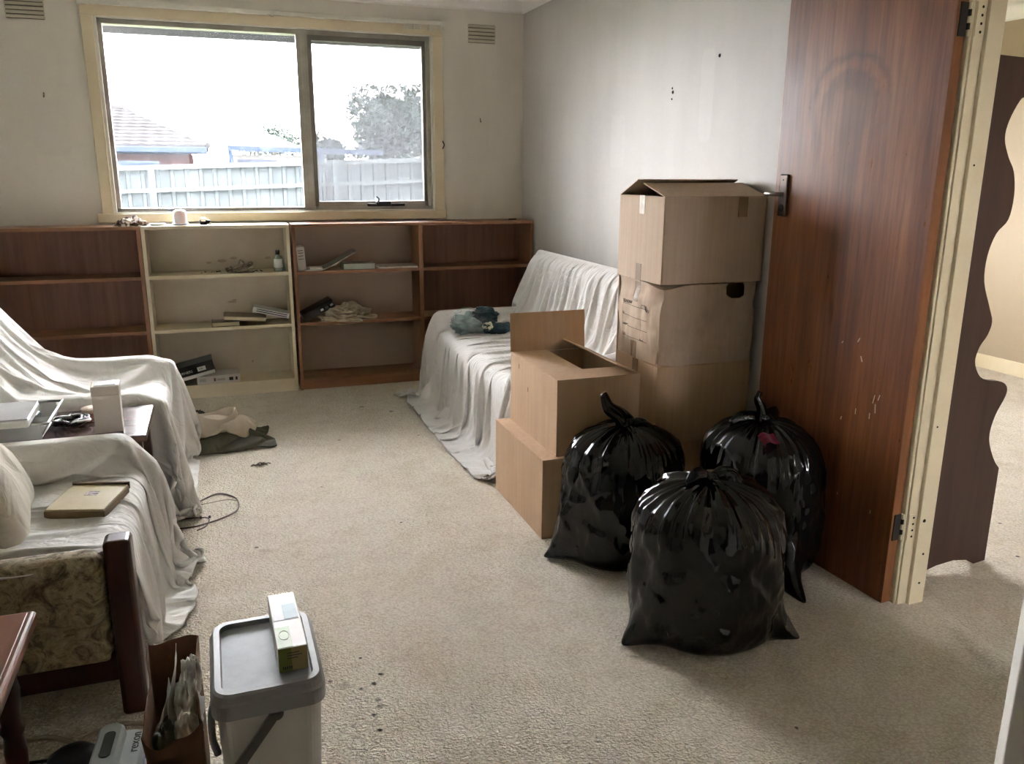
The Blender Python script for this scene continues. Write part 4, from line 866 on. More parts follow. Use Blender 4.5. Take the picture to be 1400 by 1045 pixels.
lump('plastic_film', (1.40, 4.66, .525), (.125, .11, .075), t.m, tb, 15, amp=.3, k=6)
# ---- heap of clothes on the carpet
hp = thing('clothes_heap', 'heap of beige and olive clothing on the carpet by the armchair', 'clothing', (-.06, 4.40, 0))
M_olive = mk('olive_cloth', S(98, 96, 82), .85, S(82, 80, 68), 10); M_beige = mk('beige_cloth', S(196, 184, 166), .85, S(182, 168, 148), 8); M_darkc = mk('charcoal_cloth', S(52, 46, 46), .85)
cols = [ell((-.08, 4.40, .02), (.15, .12, .075)), ell((.02, 4.42, .03), (.07, .09, .085))]
P0, Rr = profile_sheet([(-.30, .16), (.22, .16)], 4.18, 4.62, 44, 40, comp=.8); P = drape(P0, cols, 420, mu=.12, bend=.05, rest=Rr, seed=9, thick=.008); cloth_obj('olive_layer', P, M_olive, hp, .006)
cols = [ell((-.10, 4.41, .05), (.13, .11, .085)), ell((.03, 4.40, .06), (.06, .07, .07)), ell((-.05, 4.36, .075), (.09, .06, .055))]
P0, Rr = profile_sheet([(-.28, .2), (.12, .2)], 4.25, 4.62, 44, 40, comp=.78); P = drape(P0, cols, 380, mu=.14, bend=.05, rest=Rr*np.array((1.1, 1, 1)), seed=11, thick=.010, floor=.012); cloth_obj('beige_layer', P, M_beige, hp, .006)
n = 36; V = []; F = []
for i in range(n):
    a = 2*PI*i/n
    for k, (rr, z) in enumerate(((.105, .085), (.100, .135), (.095, .172), (.088, .174), (.085, .12))):
        w = 1+.10*math.sin(3*a+1)+.05*math.sin(5*a); V.append((-.085+math.cos(a)*rr*w*1.05, 4.385+math.sin(a)*rr*w*.85, z+.018*math.sin(2*a+.6)*(k > 0)))
for i in range(n):
    for k in range(4): a, b = i*5+k, ((i+1) % n)*5+k; F.append((a, b, b+1, a+1))
o = pydata('waistband', V, F, M_beige, hp); s = o.modifiers.new('s', 'SUBSURF'); s.levels = s.render_levels = 1
lump('dark_sock', (-.19, 4.50, .075), (.07, .07, .065), M_darkc, hp, 5, amp=.55, k=6)
V = []; F = []; n = 30
for i in range(n+1):
    a = -2.9+2.6*i/n
    for k, rr in enumerate((.10, .13, .165, .19)): V.append((-.02+math.cos(a)*rr*1.0, 4.37+math.sin(a)*rr*.85, .040-.030*(k/3)**1.5+.012*math.cos(a)))
for i in range(n):
    for k in range(3): a = i*4+k; F.append((a, a+1, a+5, a+4))
o = pydata('cap_brim', V, F, M_olive, hp); s = o.modifiers.new('s', 'SOLIDIFY'); s.thickness = .005
# ============================================================ cartons
def cardboard(name, c1, c2):
    t = NT(name); v = t.coord(); f = t.noise(v, 3, 5, .6); g = t.noise(t.coord((1, 1, .04)), 60, 3, .6)
    c = t.ramp(f, [(.3, c1), (.7, c2)]); c = t.mix(.25, c, t.ramp(g, [(.4, (.72, .70, .66)), (.6, (1, 1, 1))]), 'MULTIPLY'); d = t.noise(v, 9, 6, .75)
    c = t.mix(t_fac(t, t.ramp(d, [(.66, (0, 0, 0)), (.80, (.35, .35, .35))])), c, S(120, 92, 64))
    t.l(c, t.b.inputs['Base Color']); t.b.inputs['Roughness'].default_value = .75; t.b.inputs['Specular IOR Level'].default_value = .25
    t.bump(g, .10, .003); return t.m
M_card = cardboard('cardboard', S(192, 160, 128), S(200, 169, 138)); M_card2 = cardboard('cardboard_grey', S(190, 166, 142), S(198, 175, 152)); M_cardin = cardboard('cardboard_inside', S(140, 108, 78), S(148, 116, 84))
t = NT('packing_tape'); t.b.inputs['Base Color'].default_value = S(132, 106, 76); t.b.inputs['Roughness'].default_value = .25; f = t.noise(t.coord(), 60, 3); t.bump(f, .2, .003); t.b.inputs['Roughness'].default_value = .6; M_tape = t.m
M_tapew = mk('masking_tape', S(222, 216, 200), .5, S(200, 192, 172), 30, bump=.2, bscale=60)
def carton(label, x0, x1, y0, y1, z0, z1, flaps, m=None, top=True, group=None, rz=0):
    m = m or M_card; c = ((x0+x1)/2, (y0+y1)/2, z0); o = thing('cardboard_box', label, 'box', c, (0, 0, rz), group)
    hx, hy, h = (x1-x0)/2, (y1-y0)/2, z1-z0; t = .005
    def b(n, lo, hi): return box(n, lo, hi, m, o, .0012, 1, world=False)
    b('side_panel', (-hx, -hy, 0), (-hx+t, hy, h)); b('side_panel', (hx-t, -hy, 0), (hx, hy, h)); b('end_panel', (-hx+t, -hy, 0), (hx-t, -hy+t, h)); b('end_panel', (-hx+t, hy-t, 0), (hx-t, hy, h)); b('bottom_panel', (-hx+t, -hy+t, 0), (hx-t, hy-t, t))
    for side, vec in flaps:
        e = {'L': ((-hx, hy, h), (-hx, -hy, h)), 'R': ((hx, -hy, h), (hx, hy, h)), 'F': ((-hx, -hy, h), (hx, -hy, h)), 'B': ((hx, hy, h), (-hx, hy, h))}[side]
        part('flap', sheet(*e, vec, .004), m, o, world=False)
    return o
# low carton with the open one on it
low = carton('closed carton on the carpet under the open carton', 1.105, 1.50, 2.765, 3.335, 0, .322, [('L', (.195, 0, .002)), ('R', (-.195, 0, .002)), ('F', (0, .19, -.004)), ('B', (0, -.19, -.004))])
op = carton('open carton with one flap standing up beside the sofa', 1.168, 1.518, 2.785, 3.315, .3265, .628, [('B', (0, .012, .172)), ('L', (.168, 0, -.002)), ('R', (-.105, -.0, .045)), ('F', (0, .125, .004))])
for yy, zz in ((.16, .265), (.05, .19)):
    bm = bmesh.new(); bx(bm, (-.1755, -.004, -.010), (-.1745, .004, .010)); bmesh.ops.transform(bm, matrix=Matrix.Translation((0, yy, zz)), verts=bm.verts); part('punch_mark', bm, col('punch%.2f' % yy, 110, 84, 56), op, world=False)
for d in (0, .018):
    bm = bmesh.new(); bx(bm, (0, -.2655, 0), (.004, -.2645, .035)); bmesh.ops.transform(bm, matrix=Matrix.Translation((.075+d, 0, .255)) @ Matrix.Rotation(.5, 4, 'Y'), verts=bm.verts); part('scratch', bm, M_card2, op, world=False)
# stack of four
sx0, sx1, sy0, sy1 = 1.600, 2.030, 2.80, 3.165
carton('bottom carton of the tall stack, hidden behind the bags', sx0+.004, sx1, sy0+.004, sy1, 0, .318, [('F', (0, .175, 0)), ('B', (0, -.175, 0))])
bt2 = carton('plain carton second from the bottom of the tall stack', sx0, sx1+.004, sy0, sy1, .323, .642, [('F', (0, .175, 0)), ('B', (0, -.175, 0))])
box('tape', (-.2205, -.02, .26), (-.2165, .022, .3225), M_tape, bt2, world=False)
# crushed carton
cr = thing('cardboard_box', 'crushed carton with printed label form and torn hand hole', 'box', ((sx0+sx1)/2, (sy0+sy1)/2, .647)); hx, hy, hh = .2135, .185, .322
def crush(p):
    x, y, z = p; q = Vector(p); s = (z/hh); bul = math.sin(PI*min(1, max(0, s)))
    # swollen and crumpled vertical edge at the near left, sagging shoulders
    dl = x+hx; df = y+hy; e = math.exp(-((dl/.05)**2+(df/.06)**2)); q.x += .016*e*(1-bul*.6)-.006*bul*(1-abs(y/hy)**2); q.y += .020*e*(1-bul*.2)-.010*bul*(1-abs(x/hx)**2)
    q.z -= .020*max(0, s-.55)/.45*math.exp(-((dl/.08)**2+(df/.10)**2))
    n = fbm(np.array([[x*9+3, y*9, z*9]]), 3)[0]; n2 = fbm(np.array([[x*14+9, y*14+4, z*11]]), 2, True)[0]
    k = .007*n+.005*n2; q.y += k if df < .01 else 0; q.x += k*.9 if dl < .01 else 0
    # diagonal pressed-in dent on the front face
    if df < .01: d = abs((x-.03)*.55-(z-.14)); q.y += .010*math.exp(-(d/.035)**2); d2 = math.hypot(x+.13, z-.10); q.y += .014*math.exp(-(d2/.07)**2)
    if dl < .01: q.x += .007*math.exp(-((z-.29)/.03)**2)
    return q
def crush_face(nm, o0, du, dv, nu, nv, hole=None):
    bm = bmesh.new(); o0, du, dv = Vector(o0), Vector(du), Vector(dv)
    g = [[bm.verts.new(crush(o0+du*(i/nu)+dv*(j/nv))) for j in range(nv+1)] for i in range(nu+1)]
    for i in range(nu):
        for j in range(nv):
            c = o0+du*((i+.5)/nu)+dv*((j+.5)/nv)
            if hole and hole(c): continue
            bm.faces.new((g[i][j], g[i+1][j], g[i+1][j+1], g[i][j+1]))
    for v in [v for v in bm.verts if not v.link_faces]: bm.verts.remove(v)
    return part(nm, bm, M_card2, cr, world=False, smooth=True)
crush_face('end_panel', (-hx, -hy, 0), (2*hx, 0, 0), (0, 0, hh), 84, 64, lambda c: ((abs((c.x-.118)/.042)**2.6+abs((c.z-.295)/.034)**2.6) < 1))
crush_face('side_panel', (-hx, hy, 0), (0, -2*hy, 0), (0, 0, hh), 40, 44)
box('end_panel', (-hx, hy-.005, 0), (hx, hy, hh), M_card2, cr, world=False); box('side_panel', (hx-.005, -hy+.02, 0), (hx, hy, hh), M_card2, cr, world=False); box('bottom_panel', (-hx+.012, -hy+.025, .001), (hx-.005, hy-.005, .006), M_card2, cr, world=False)
crush_face('flap', (-hx, -hy, hh), (2*hx, 0, 0), (0, hy*1.0, 0), 40, 12); box('flap', (-hx+.004, -.001, hh-.006), (hx, hy, hh-.001), M_card2, cr, world=False)
def on_left(nm, y, z, w, h, m, d=.0008, n=4):
    """thin print or tape following the crushed left face; y runs towards the camera side"""
    bm = bmesh.new(); g = [[bm.verts.new(crush((-hx, y-w*i/n, z+h*j/n))-Vector((d, 0, 0))) for j in range(n+1)] for i in range(n+1)]
    for i in range(n):
        for j in range(n): bm.faces.new((g[i][j], g[i+1][j], g[i+1][j+1], g[i][j+1]))
    return part(nm, bm, m, cr, world=False)
on_left('tape', .045, .235, .050, .087, M_tape, .001, 8); on_left('tape', .045, 0, .050, .070, M_tape, .001, 8)
M_print = mk('box_print', S(96, 80, 66), .7)
for z, w in ((.212, .22), (.166, .22), (.122, .22), (.078, .22)): on_left('form_line', .13, z, w, .0022, M_print, n=8)
on_left('form_line', .13, .078, .0018, .138, M_print, n=8); on_left('form_line', -.035, .078, .0018, .088, M_print, n=8)
ML = root_matrix(cr)
for body, y, z, sz in (('REMOVAL BOX', .128, .218, .020), ('CTN', -.035, .214, .022), ('No', -.075, .205, .024), ('To', .126, .170, .013), ('Contents', .126, .126, .013), ('Qty', .126, .082, .013), ('Room', -.035, .080, .013)):
    text('form_lettering', body, sz, ML @ frame((crush((-hx, y, z)).x-.0035, y, z), (0, -1, 0), (0, 0, 1)), M_print, cr)
# top carton, flaps tented
tp = carton('top carton of the tall stack with tented flaps and white tape', 1.596, 2.052, 2.80, 3.17, .972, 1.302, [('F', (.0, .175, .048)), ('B', (-.03, -.205, .062)), ('L', (.12, 0, -.10)), ('R', (-.12, 0, -.06))], M_card2)
box('masking_tape', (-.2292, -.03, .262), (-.2272, .010, .334), M_tapew, tp, world=False); box('tape', (-.2290, -.022, 0), (-.2272, .022, .065), M_tape, tp, world=False)
box('tape', (.098, -.1866, .255), (.140, -.1846, .331), M_tape, tp, world=False)

# ============================================================ rubbish bags
def bag_mat():
    t = NT('black_bin_liner'); t.b.inputs['Base Color'].default_value = (.006, .006, .0065, 1); t.b.inputs['Roughness'].default_value = .09; t.b.inputs['Specular IOR Level'].default_value = .38
    v = t.coord((1, 1, .55)); g = t.noise(t.coord((1, 1, .3)), 30, 3, .5, 1.0); n2 = t.bump(g, .16, .010); return t.m
M_bag = bag_mat()
def rubbish_bag(label, c, Rx, Ry, Hh, seed, corners=(), lean=(0, 0), knot='ear', rot=0, sink=0):
    o = thing('rubbish_bag', label, 'rubbish bag', (c[0], c[1], 0)); N, Mv = 260, 170
    ctl = np.array([(0, 0), (.55, 0), (.84, .008), (.96, .06), (1.0, .16), (1.0, .32), (1.01, .50), (1.0, .64), (.95, .76), (.82, .875), (.62, .945), (.40, .985), (.22, 1.0), (.10, 1.012), (.055, 1.03)])
    s = np.concatenate([[0], np.cumsum(np.hypot(*np.diff(ctl, axis=0).T))]); tt = np.linspace(0, s[-1], Mv)
    k = np.array([.15, .7, 1, 1.2, 1, .7, .15]); k = k/k.sum()
    pr = np.interp(tt, s, ctl[:, 0]); pz = np.interp(tt, s, ctl[:, 1]); pr[3:-3] = np.convolve(pr, k, 'valid'); pz[3:-3] = np.convolve(pz, k, 'valid')
    u = tt/s[-1]; th = np.linspace(0, 2*PI, N, endpoint=False); TH, U = np.meshgrid(th, u); RR = np.repeat(pr[:, None], N, 1); ZZ = np.repeat(pz[:, None], N, 1)
    cx, sy = np.cos(TH), np.sin(TH); top = np.clip((ZZ-.55)/.45, 0, 1); top = top*top*(3-2*top)
    # gathered pleats radiating from the knot
    a = np.stack([cx*3.6, sy*3.6, ZZ*.6+seed], -1); pl1 = fbm(a, 2, True); a = np.stack([cx*8+seed, sy*8, ZZ*.8], -1); pl2 = fbm(a, 2, True)
    inner = np.clip((1.02-RR)/.9, 0, 1)
    disp = top*(.100*pl1*np.clip(RR*2, 0, 1)+.060*pl2)*np.clip(RR*3, .1, 1)
    # sagging folds and dents lower down
    b = np.stack([cx*1.7+seed*2, sy*1.7, ZZ*1.9+seed], -1); disp += .035*fbm(b, 2)*(1-.5*top)*np.clip(RR*1.5-.3, 0, 1)
    w = np.stack([cx*2.6+seed+ZZ*1.2, sy*2.6+ZZ*.9, ZZ*5.0], -1); disp += .022*fbm(w, 2, True)*(1-top)*np.clip(ZZ*6, 0, 1)
    w = np.stack([cx*6+seed, sy*6, ZZ*9.0+cx*2], -1); disp += .009*fbm(w, 2, True)*(1-.6*top)*np.clip(ZZ*6, 0, 1)
    for q_, (fr, sh, zz_, am) in enumerate(((2.2, 1.6, 1.6, .026), (3.0, -2.2, 2.2, .014))):   # sharp tension creases
        w = np.stack([np.cos(TH+sh*ZZ)*fr+seed+q_, np.sin(TH+sh*ZZ)*fr, ZZ*zz_], -1); disp += am*(1-np.abs(vnoise(w)))**4*np.clip(ZZ*5, 0, 1)*np.clip(RR*2-.3, 0, 1)
    fq = np.stack([cx*2.3+seed+sy*.7, sy*2.3+ZZ*1.1, ZZ*3.0+cx*.8], -1); disp += (.070*vnoise(fq, True)+.040*vnoise(fq*2.1+3.3, True)+.016*vnoise(fq*4.3+1.7, True))*np.clip(ZZ*5, 0, 1)*np.clip(RR*1.6-.3, 0, 1)*(1-.45*top)      # flat facets of taut film meeting in creases
    R2 = RR+disp
    X = R2*cx*Rx; Y = R2*sy*Ry; Z = ZZ*Hh+top*.05*Hh*pl1*inner*.6*np.clip(RR*4, 0, 1)
    for ang, ln, zh in corners:   # welded corners of the flat bag sticking out at the bottom
        d = np.angle(np.exp(1j*(TH-ang))); g = np.exp(-(d/.20)**2)*np.exp(-((ZZ-.03)/.12)**2)*np.clip(RR*1.4-.3, 0, 1); X += np.cos(ang)*ln*g; Y += np.sin(ang)*ln*g; Z = Z*(1-.75*g*(ZZ < .25))+g*zh
    X += lean[0]*ZZ**1.5; Y += lean[1]*ZZ**1.5; Z = np.maximum(Z, .002)
    X = np.minimum(X, 1.986-(Y+c[1]-1.931)*.0594-c[0])      # pressed flat where it leans on the open door
    Y = np.minimum(Y, 2.756-c[1])      # and on the cartons
    Vv = np.stack([X+c[0], Y+c[1], Z], -1); f = []
    for i in range(Mv-1):
        for j in range(N): f.append((i*N+j, i*N+(j+1) % N, (i+1)*N+(j+1) % N, (i+1)*N+j))
    pydata('bag_body', Vv.reshape(-1, 3), f, M_bag, o)
    ct = Vector((c[0]+lean[0], c[1]+lean[1], Hh*1.01)); rs = np.random.RandomState(int(seed*10))
    # tied knot and loose ends
    n, mrow = 40, 14; V = []; F = []
    for i in range(mrow):
        q = i/(mrow-1)
        for j in range(n):
            a = 2*PI*j/n; rr = (.020+.010*math.sin(q*PI))*(1+.35*float(vnoise(np.array((math.cos(a)*2.5+seed, math.sin(a)*2.5, q*2.5))))); V.append((ct.x+math.cos(a)*rr, ct.y+math.sin(a)*rr*.9, ct.z-.012+q*.040))
    for i in range(mrow-1):
        for j in range(n): F.append((i*n+j, i*n+(j+1) % n, (i+1)*n+(j+1) % n, (i+1)*n+j))
    F.append(tuple(range((mrow-1)*n, mrow*n))); pydata('knot', V, F, M_bag, o)
    def ear(path, rad, flat, sd):
        P_ = smooth_path(path, 6); bm = bmesh.new(); n = 28; rings = []
        for i, p in enumerate(P_):
            q = i/(len(P_)-1); r0 = np.interp(q, np.linspace(0, 1, len(rad)), rad); tng = (P_[min(i+1, len(P_)-1)]-P_[max(0, i-1)]).normalized(); aa = tng.cross(Vector((.3, -1, .2))).normalized(); bb = aa.cross(tng)
            rings.append([bm.verts.new(p+(aa*math.cos(2*PI*j/n)+bb*math.sin(2*PI*j/n)*flat)*r0*(1+.5*float(vnoise(np.array((math.cos(2*PI*j/n)*2.6+sd, math.sin(2*PI*j/n)*2.6, q*2.)))))) for j in range(n)])
        for a_, b_ in zip(rings, rings[1:]):
            for j in range(n): bm.faces.new((a_[j], a_[(j+1) % n], b_[(j+1) % n], b_[j]))
        bm.faces.new(rings[0]); bm.faces.new(rings[-1]); part('tied_end', bm, M_bag, o, smooth=True)
    for path, rad, flat in knot: ear([ct+Vector(p) for p in path], rad, flat, rs.rand()*9)
    return o
rubbish_bag('plump black bin bag with a flat knot standing in front of two others', (1.362, 2.015), .236, .215, .487, 1.3, [(R(186), .085, .0), (R(322), .075, .0)],
            knot=[(((0, 0, -.005), (-.05, -.015, .012), (-.095, -.02, .004)), [.018, .034, .030, .012], .45), (((0, 0, -.005), (.05, -.02, .012), (.085, -.045, -.008)), [.018, .032, .030, .014], .45), (((0, -.005, 0), (.008, -.055, -.004), (.015, -.09, -.040)), [.016, .020, .018, .008], .6)], lean=(-.01, 0))
rubbish_bag('black bin bag with a tall twisted ear beside the low carton', (1.335, 2.575), .222, .205, .487, 4.7, [(R(172), .075, .0)],
            knot=[(((0, 0, 0), (-.03, 0, .045), (-.075, .0, .080), (-.095, .005, .130)), [.036, .032, .026, .010], .55), (((0, 0, -.005), (.05, -.03, .004), (.085, -.05, -.012)), [.02, .03, .024, .01], .4), (((0, 0, -.005), (.004, -.06, -.01), (-.002, -.10, -.05)), [.018, .02, .016, .008], .5)], lean=(.03, .02))
rb = rubbish_bag('black bin bag with a pink label showing, against the open door', (1.798, 2.36), .208, .215, .528, 7.9, [(R(262), .15, .0)],
            knot=[(((0, 0, 0), (-.012, 0, .05), (-.03, .005, .085), (-.02, .01, .108)), [.026, .018, .014, .008], .7), (((0, 0, 0), (.05, .02, .012), (.09, .04, .004)), [.02, .034, .03, .014], .5), (((0, 0, -.005), (.02, -.05, -.015), (.03, -.085, -.055)), [.018, .018, .014, .008], .5), (((0, 0, 0), (-.06, .02, .01), (-.12, .03, -.012)), [.02, .026, .03, .014], .5)], lean=(0, .01))
bm = bmesh.new()
rows = []
for i in range(7):
    rows.append([bm.verts.new((1.675+i*.012, 2.195+j*.010+.002*i, .512+.006*math.sin(i)+j*.006-.0005*(i-3)**2)) for j in range(5)])
for a, b in zip(rows, rows[1:]):
    for j in range(4): bm.faces.new((a[j], a[j+1], b[j+1], b[j]))
o = part('label', bm, mk('magenta_print', S(120, 22, 62), .3, S(40, 10, 22), 70, (.2, 1, 1)), rb, smooth=True); o['label'] = 'magenta printed patch'

# ============================================================ scalloped board beyond the doorway
pb = thing('scalloped_pelmet', 'dark wood pelmet board with scalloped edge standing on end beyond doorway', 'pelmet', (2.4, 2.06, 0))
pts = [(2.313, 1.75), (2.52, 1.745), (2.50, 1.665), (2.455, 1.635), (2.429, 1.622), (2.395, 1.56), (2.388, 1.504), (2.415, 1.448), (2.447, 1.403), (2.464, 1.33), (2.455, 1.251), (2.411, 1.205), (2.387, 1.134), (2.390, 1.049), (2.430, .962), (2.452, .911), (2.440, .865), (2.412, .825), (2.402, .775), (2.430, .725), (2.471, .705), (2.535, .695), (2.566, .675), (2.568, .640), (2.532, .567), (2.522, .487), (2.560, .406), (2.592, .369)]
cur = [(p.x, p.z) for p in smooth_path([(x, 0, z) for x, z in pts[1:]], 4)]
poly = [(2.205, .0), (2.235, 1.75), (2.313, 1.752)]+cur+[(2.594, .006), (2.54, 0), (2.50, .022), (2.44, .030), (2.36, .022), (2.30, .006)]
bm = prism(poly, 1, 2.06, 2.082); bmesh.ops.triangulate(bm, faces=[f for f in bm.faces if len(f.verts) > 4])
part('board', bm, wood('dark_walnut_board', S(62, 42, 32), S(70, 48, 37), S(78, 54, 42), 2, .4, fine=35), pb)
box('return_end', (2.235, 2.082, 1.735), (2.50, 2.17, 1.75), D.materials['dark_walnut_board'], pb, .002); box('back_batten', (2.23, 2.082, .3), (2.26, 2.11, 1.6), D.materials['dark_walnut_board'], pb, .002)
# ============================================================ near left corner
nt_ = thing('small_table', 'red brown wooden table with turned legs beside the bare armchair', 'table', (-.80, 1.6, 0))
box('tabletop', (-1.15, 1.20, .395), (-.452, 1.955, .425), M_brownwood, nt_, .010, 3); box('top_bead', (-1.135, 1.215, .425), (-.468, 1.94, .428), M_brownwood, nt_, .0015)
for x0, y0, x1, y1 in ((-1.10, 1.88, -.50, 1.90), (-1.10, 1.26, -.50, 1.28), (-.52, 1.26, -.50, 1.90), (-1.10, 1.26, -1.08, 1.90)): box('apron', (x0, y0, .335), (x1, y1, .395), M_brownwood, nt_, .002)
prof = [(0, 0), (.014, 0), (.017, .02), (.020, .05), (.024, .12), (.020, .16), (.026, .175), (.020, .19), (.024, .23), (.028, .27), (.024, .30), (.030, .31), (.030, .395), (0, .395)]
for x in (-1.08, -.52):
    for y in (1.28, 1.885): bm = bmesh.new(); lathe(bm, prof, 20, Matrix.Translation((x, y, 0))); part('turned_leg', bm, M_darkwood, nt_, smooth=True)
# ---- bin with lid
def rrect(hx, hy, r, n=6):
    out = []
    for cx, cy, a0 in ((hx-r, hy-r, 0), (-hx+r, hy-r, PI/2), (-hx+r, -hy+r, PI), (hx-r, -hy+r, 1.5*PI)):
        for k in range(n+1): a = a0+PI/2*k/n; out.append((cx+math.cos(a)*r, cy+math.sin(a)*r))
    return out
def loft(rings, cap0=True, cap1=True):
    bm = bmesh.new(); RR = [[bm.verts.new(p) for p in r] for r in rings]
    for a, b in zip(RR, RR[1:]):
        for i in range(len(a)): j = (i+1) % len(a); bm.faces.new((a[i], a[j], b[j], b[i]))
    if cap0: bm.faces.new(RR[0][::-1])
    if cap1: bm.faces.new(RR[-1])
    return bm
def rr3(hx, hy, r, z): return [(x, y, z) for x, y in rrect(hx, hy, r)]
bn = thing('storage_bin', 'off white plastic bin with grey lid and side handle', 'bin', (.027, 1.66, 0), (0, 0, R(.5)))
M_binw = mk('bin_white', S(222, 219, 210), .4, S(212, 208, 198), 4); M_ling = mk('lid_grey_plastic', S(158, 158, 156), .4, S(146, 145, 142), 5); M_lidp = mk('lid_scuffed_panel', S(152, 156, 160), .5, S(172, 176, 180), 9, lo=.45, hi=.7, bump=.1, bscale=30, spec=.3)
part('bin_body', loft([rr3(.088, .125, .03, 0), rr3(.090, .128, .03, .01), rr3(.104, .143, .032, .372)]), M_binw, bn, world=False, smooth=False)
part('lid_skirt', loft([rr3(.106, .146, .034, .345), rr3(.112, .153, .036, .347), rr3(.112, .153, .036, .378), rr3(.108, .149, .035, .383), rr3(.106, .147, .035, .395), rr3(.102, .143, .034, .400), rr3(.090, .131, .026, .400), rr3(.087, .128, .024, .388)], True, False), M_ling, bn, world=False)
part('lid_panel', loft([rr3(.0875, .1285, .024, .386), rr3(.0875, .1285, .024, .389)]), M_lidp, bn, world=False)
M_hand = mk('handle_grey', S(112, 110, 106), .4)
h = part('carry_handle', sheet((.020, -.150, .345), (-.004, -.150, .345), (-.115, -.012, -.145), .008), M_hand, bn, world=False)
bm = bmesh.new(); lathe(bm, [(0, .010), (.014, .010), (.016, 0)], 18, Matrix.Translation((.010, -.140, .340)) @ Matrix.Rotation(PI/2, 4, 'X')); part('handle_pivot', bm, M_hand, h, world=False)
part('side_handle', tube(smooth_path([(-.106, .02, .30), (-.118, .015, .26), (-.120, .01, .20), (-.112, .01, .16)], 5), .008, 8), col('clear_handle', 190, 192, 192, .2), bn, world=False, smooth=True)
o = box('clip', (.040, -.004, .389), (.046, .014, .394), mk('white_clip', S(222, 222, 222), .3), bn, .001, world=False)
# packet on the lid
pk = thing('tissue_packet', 'pale green and white carton of gloves lying on the bin lid', 'packet', (.078, 1.690, .392), (0, 0, R(1.5)))
M_pk = mk('packet_white', S(214, 212, 200), .4); M_pg = mk('packet_green', S(150, 176, 112), .4, S(196, 204, 176), 5); M_pb = mk('packet_blue', S(150, 172, 184), .25, S(176, 190, 198), 12); M_pk2 = mk('packet_tan', S(176, 158, 110), .5)
px, py, ph = .030, .118, .055
box('carton', (-px, -py, 0), (px, py, ph), M_pk, pk, .002, world=False)
box('green_print', (-px+.001, -py+.002, ph), (px*.05, -py+.085, ph+.0006), M_pg, pk, world=False); box('window_print', (-px+.004, -.005, ph), (px-.004, py-.012, ph+.0006), mk('packet_silver', S(206, 206, 210), .25), pk, world=False); box('photo_print', (-.004, -.002, ph+.0006), (px-.005, py-.055, ph+.0012), M_pb, pk, world=False)
box('end_print', (-px+.001, -py-.0006, .001), (-px*.1, -py+.001, ph-.001), mk('packet_olive', S(120, 134, 58), .5), pk, world=False); box('end_print', (-px*.1, -py-.0006, .001), (px-.001, -py+.001, ph-.001), M_pk2, pk, world=False)
Mp = root_matrix(pk)
for k, (z, w) in enumerate(((.036, .03), (.030, .022), (.042, .025))): box('print_line', (-.012, -py-.0012, z), (-.012+w, -py, z+.0016), M_ink, pk, world=False)
for k in range(5): box('print_mark', (-.022+k*.0042, -py-.0012, .006), (-.0195+k*.0042, -py, .013), M_ink, pk, world=False)
part('ring_print', tube([(-.012+.010*math.cos(a), -py+.05+.018*math.sin(a), ph+.0008) for a in np.linspace(0, 6.2, 24)], .0008, 5), M_pg, pk, world=False)
# ---- paper bag full of paper
pg = thing('paper_bag', 'brown paper bag stuffed with crumpled white paper', 'bag', (-.163, 1.70, 0), (0, 0, R(2)))
M_kraft = mk('kraft_paper', S(122, 86, 54), .7, S(104, 72, 44), 6, bump=.25, bscale=14, bdist=.02)
t = NT('kraft_two_sided'); M_kraftin = mk('kraft_inside', S(86, 60, 40), .8)
def bag_ring(hx, hy, z, jit, seed, tops=None):
    out = []; n = 18
    for side in range(4):
        for k in range(n):
            u = -1+2*k/n
            x, y = ((u*hx, -hy), (hx, u*hy), (-u*hx, hy), (-hx, -u*hy))[side]
            q = float(vnoise(np.array((x*22+seed, y*22, z*9)))); s = 1+jit*q
            if side in (1, 3): x *= 1-.18*(1-abs(u))*(1 if z > .05 else 0)
            zt_ = z
            if tops is not None:
                front = (1-y/hy)/2; zt_ = z-.012*front+.014*float(vnoise(np.array((x*30, y*30, 3.3))))
                if side == 0: zt_ -= .07*(1-u)/2*(1-abs(u)**3)
            out.append((x*s, y*s, zt_))
    return out
rings = [bag_ring(.054, .155, z, .0 if z < .01 else .05, 2.) for z in (.002, .04, .09, .14, .19, .23, .27)]+[bag_ring(.056, .163, .345, .06, 5., True)]
bm = loft(rings, True, False); o = part('bag_walls', bm, M_kraft, pg, world=False, smooth=True); s = o.modifiers.new('sol', 'SOLIDIFY'); s.thickness = .0016
M_paper = mk('white_paper', S(238, 235, 228), .8, S(226, 222, 212), 12, bump=.2, bscale=25)
def paper(pts, seed, amp=.012, nm='paper_sheet'):
    a, b, c, d = [Vector(p) for p in pts]; n = 14; bm = bmesh.new(); g = []
    for i in range(n+1):
        g.append([])
        for j in range(n+1):
            u, v = i/n, j/n; p = a.lerp(b, u).lerp(d.lerp(c, u), v); q = amp*float(fbm(np.array([[u*2.5+seed, v*2.5, seed]]), 2, True)[0]); g[-1].append(bm.verts.new(p+Vector((q, q*.5, q*.3))))
    for i in range(n):
        for j in range(n): bm.faces.new((g[i][j], g[i+1][j], g[i+1][j+1], g[i][j+1]))
    o = part(nm, bm, M_paper, pg, world=False, smooth=True); s = o.modifiers.new('sol', 'SOLIDIFY'); s.thickness = .001
paper([(-.012, -.11, .14), (-.02, .085, .16), (.002, .10, .365), (-.010, -.05, .325)], 1., .010); paper([(-.035, -.12, .13), (-.03, .02, .15), (-.012, .01, .34), (-.03, -.09, .29)], 3., .010); paper([(.0, -.12, .15), (.018, .06, .15), (.012, .05, .32), (.004, -.07, .29)], 5., .012)
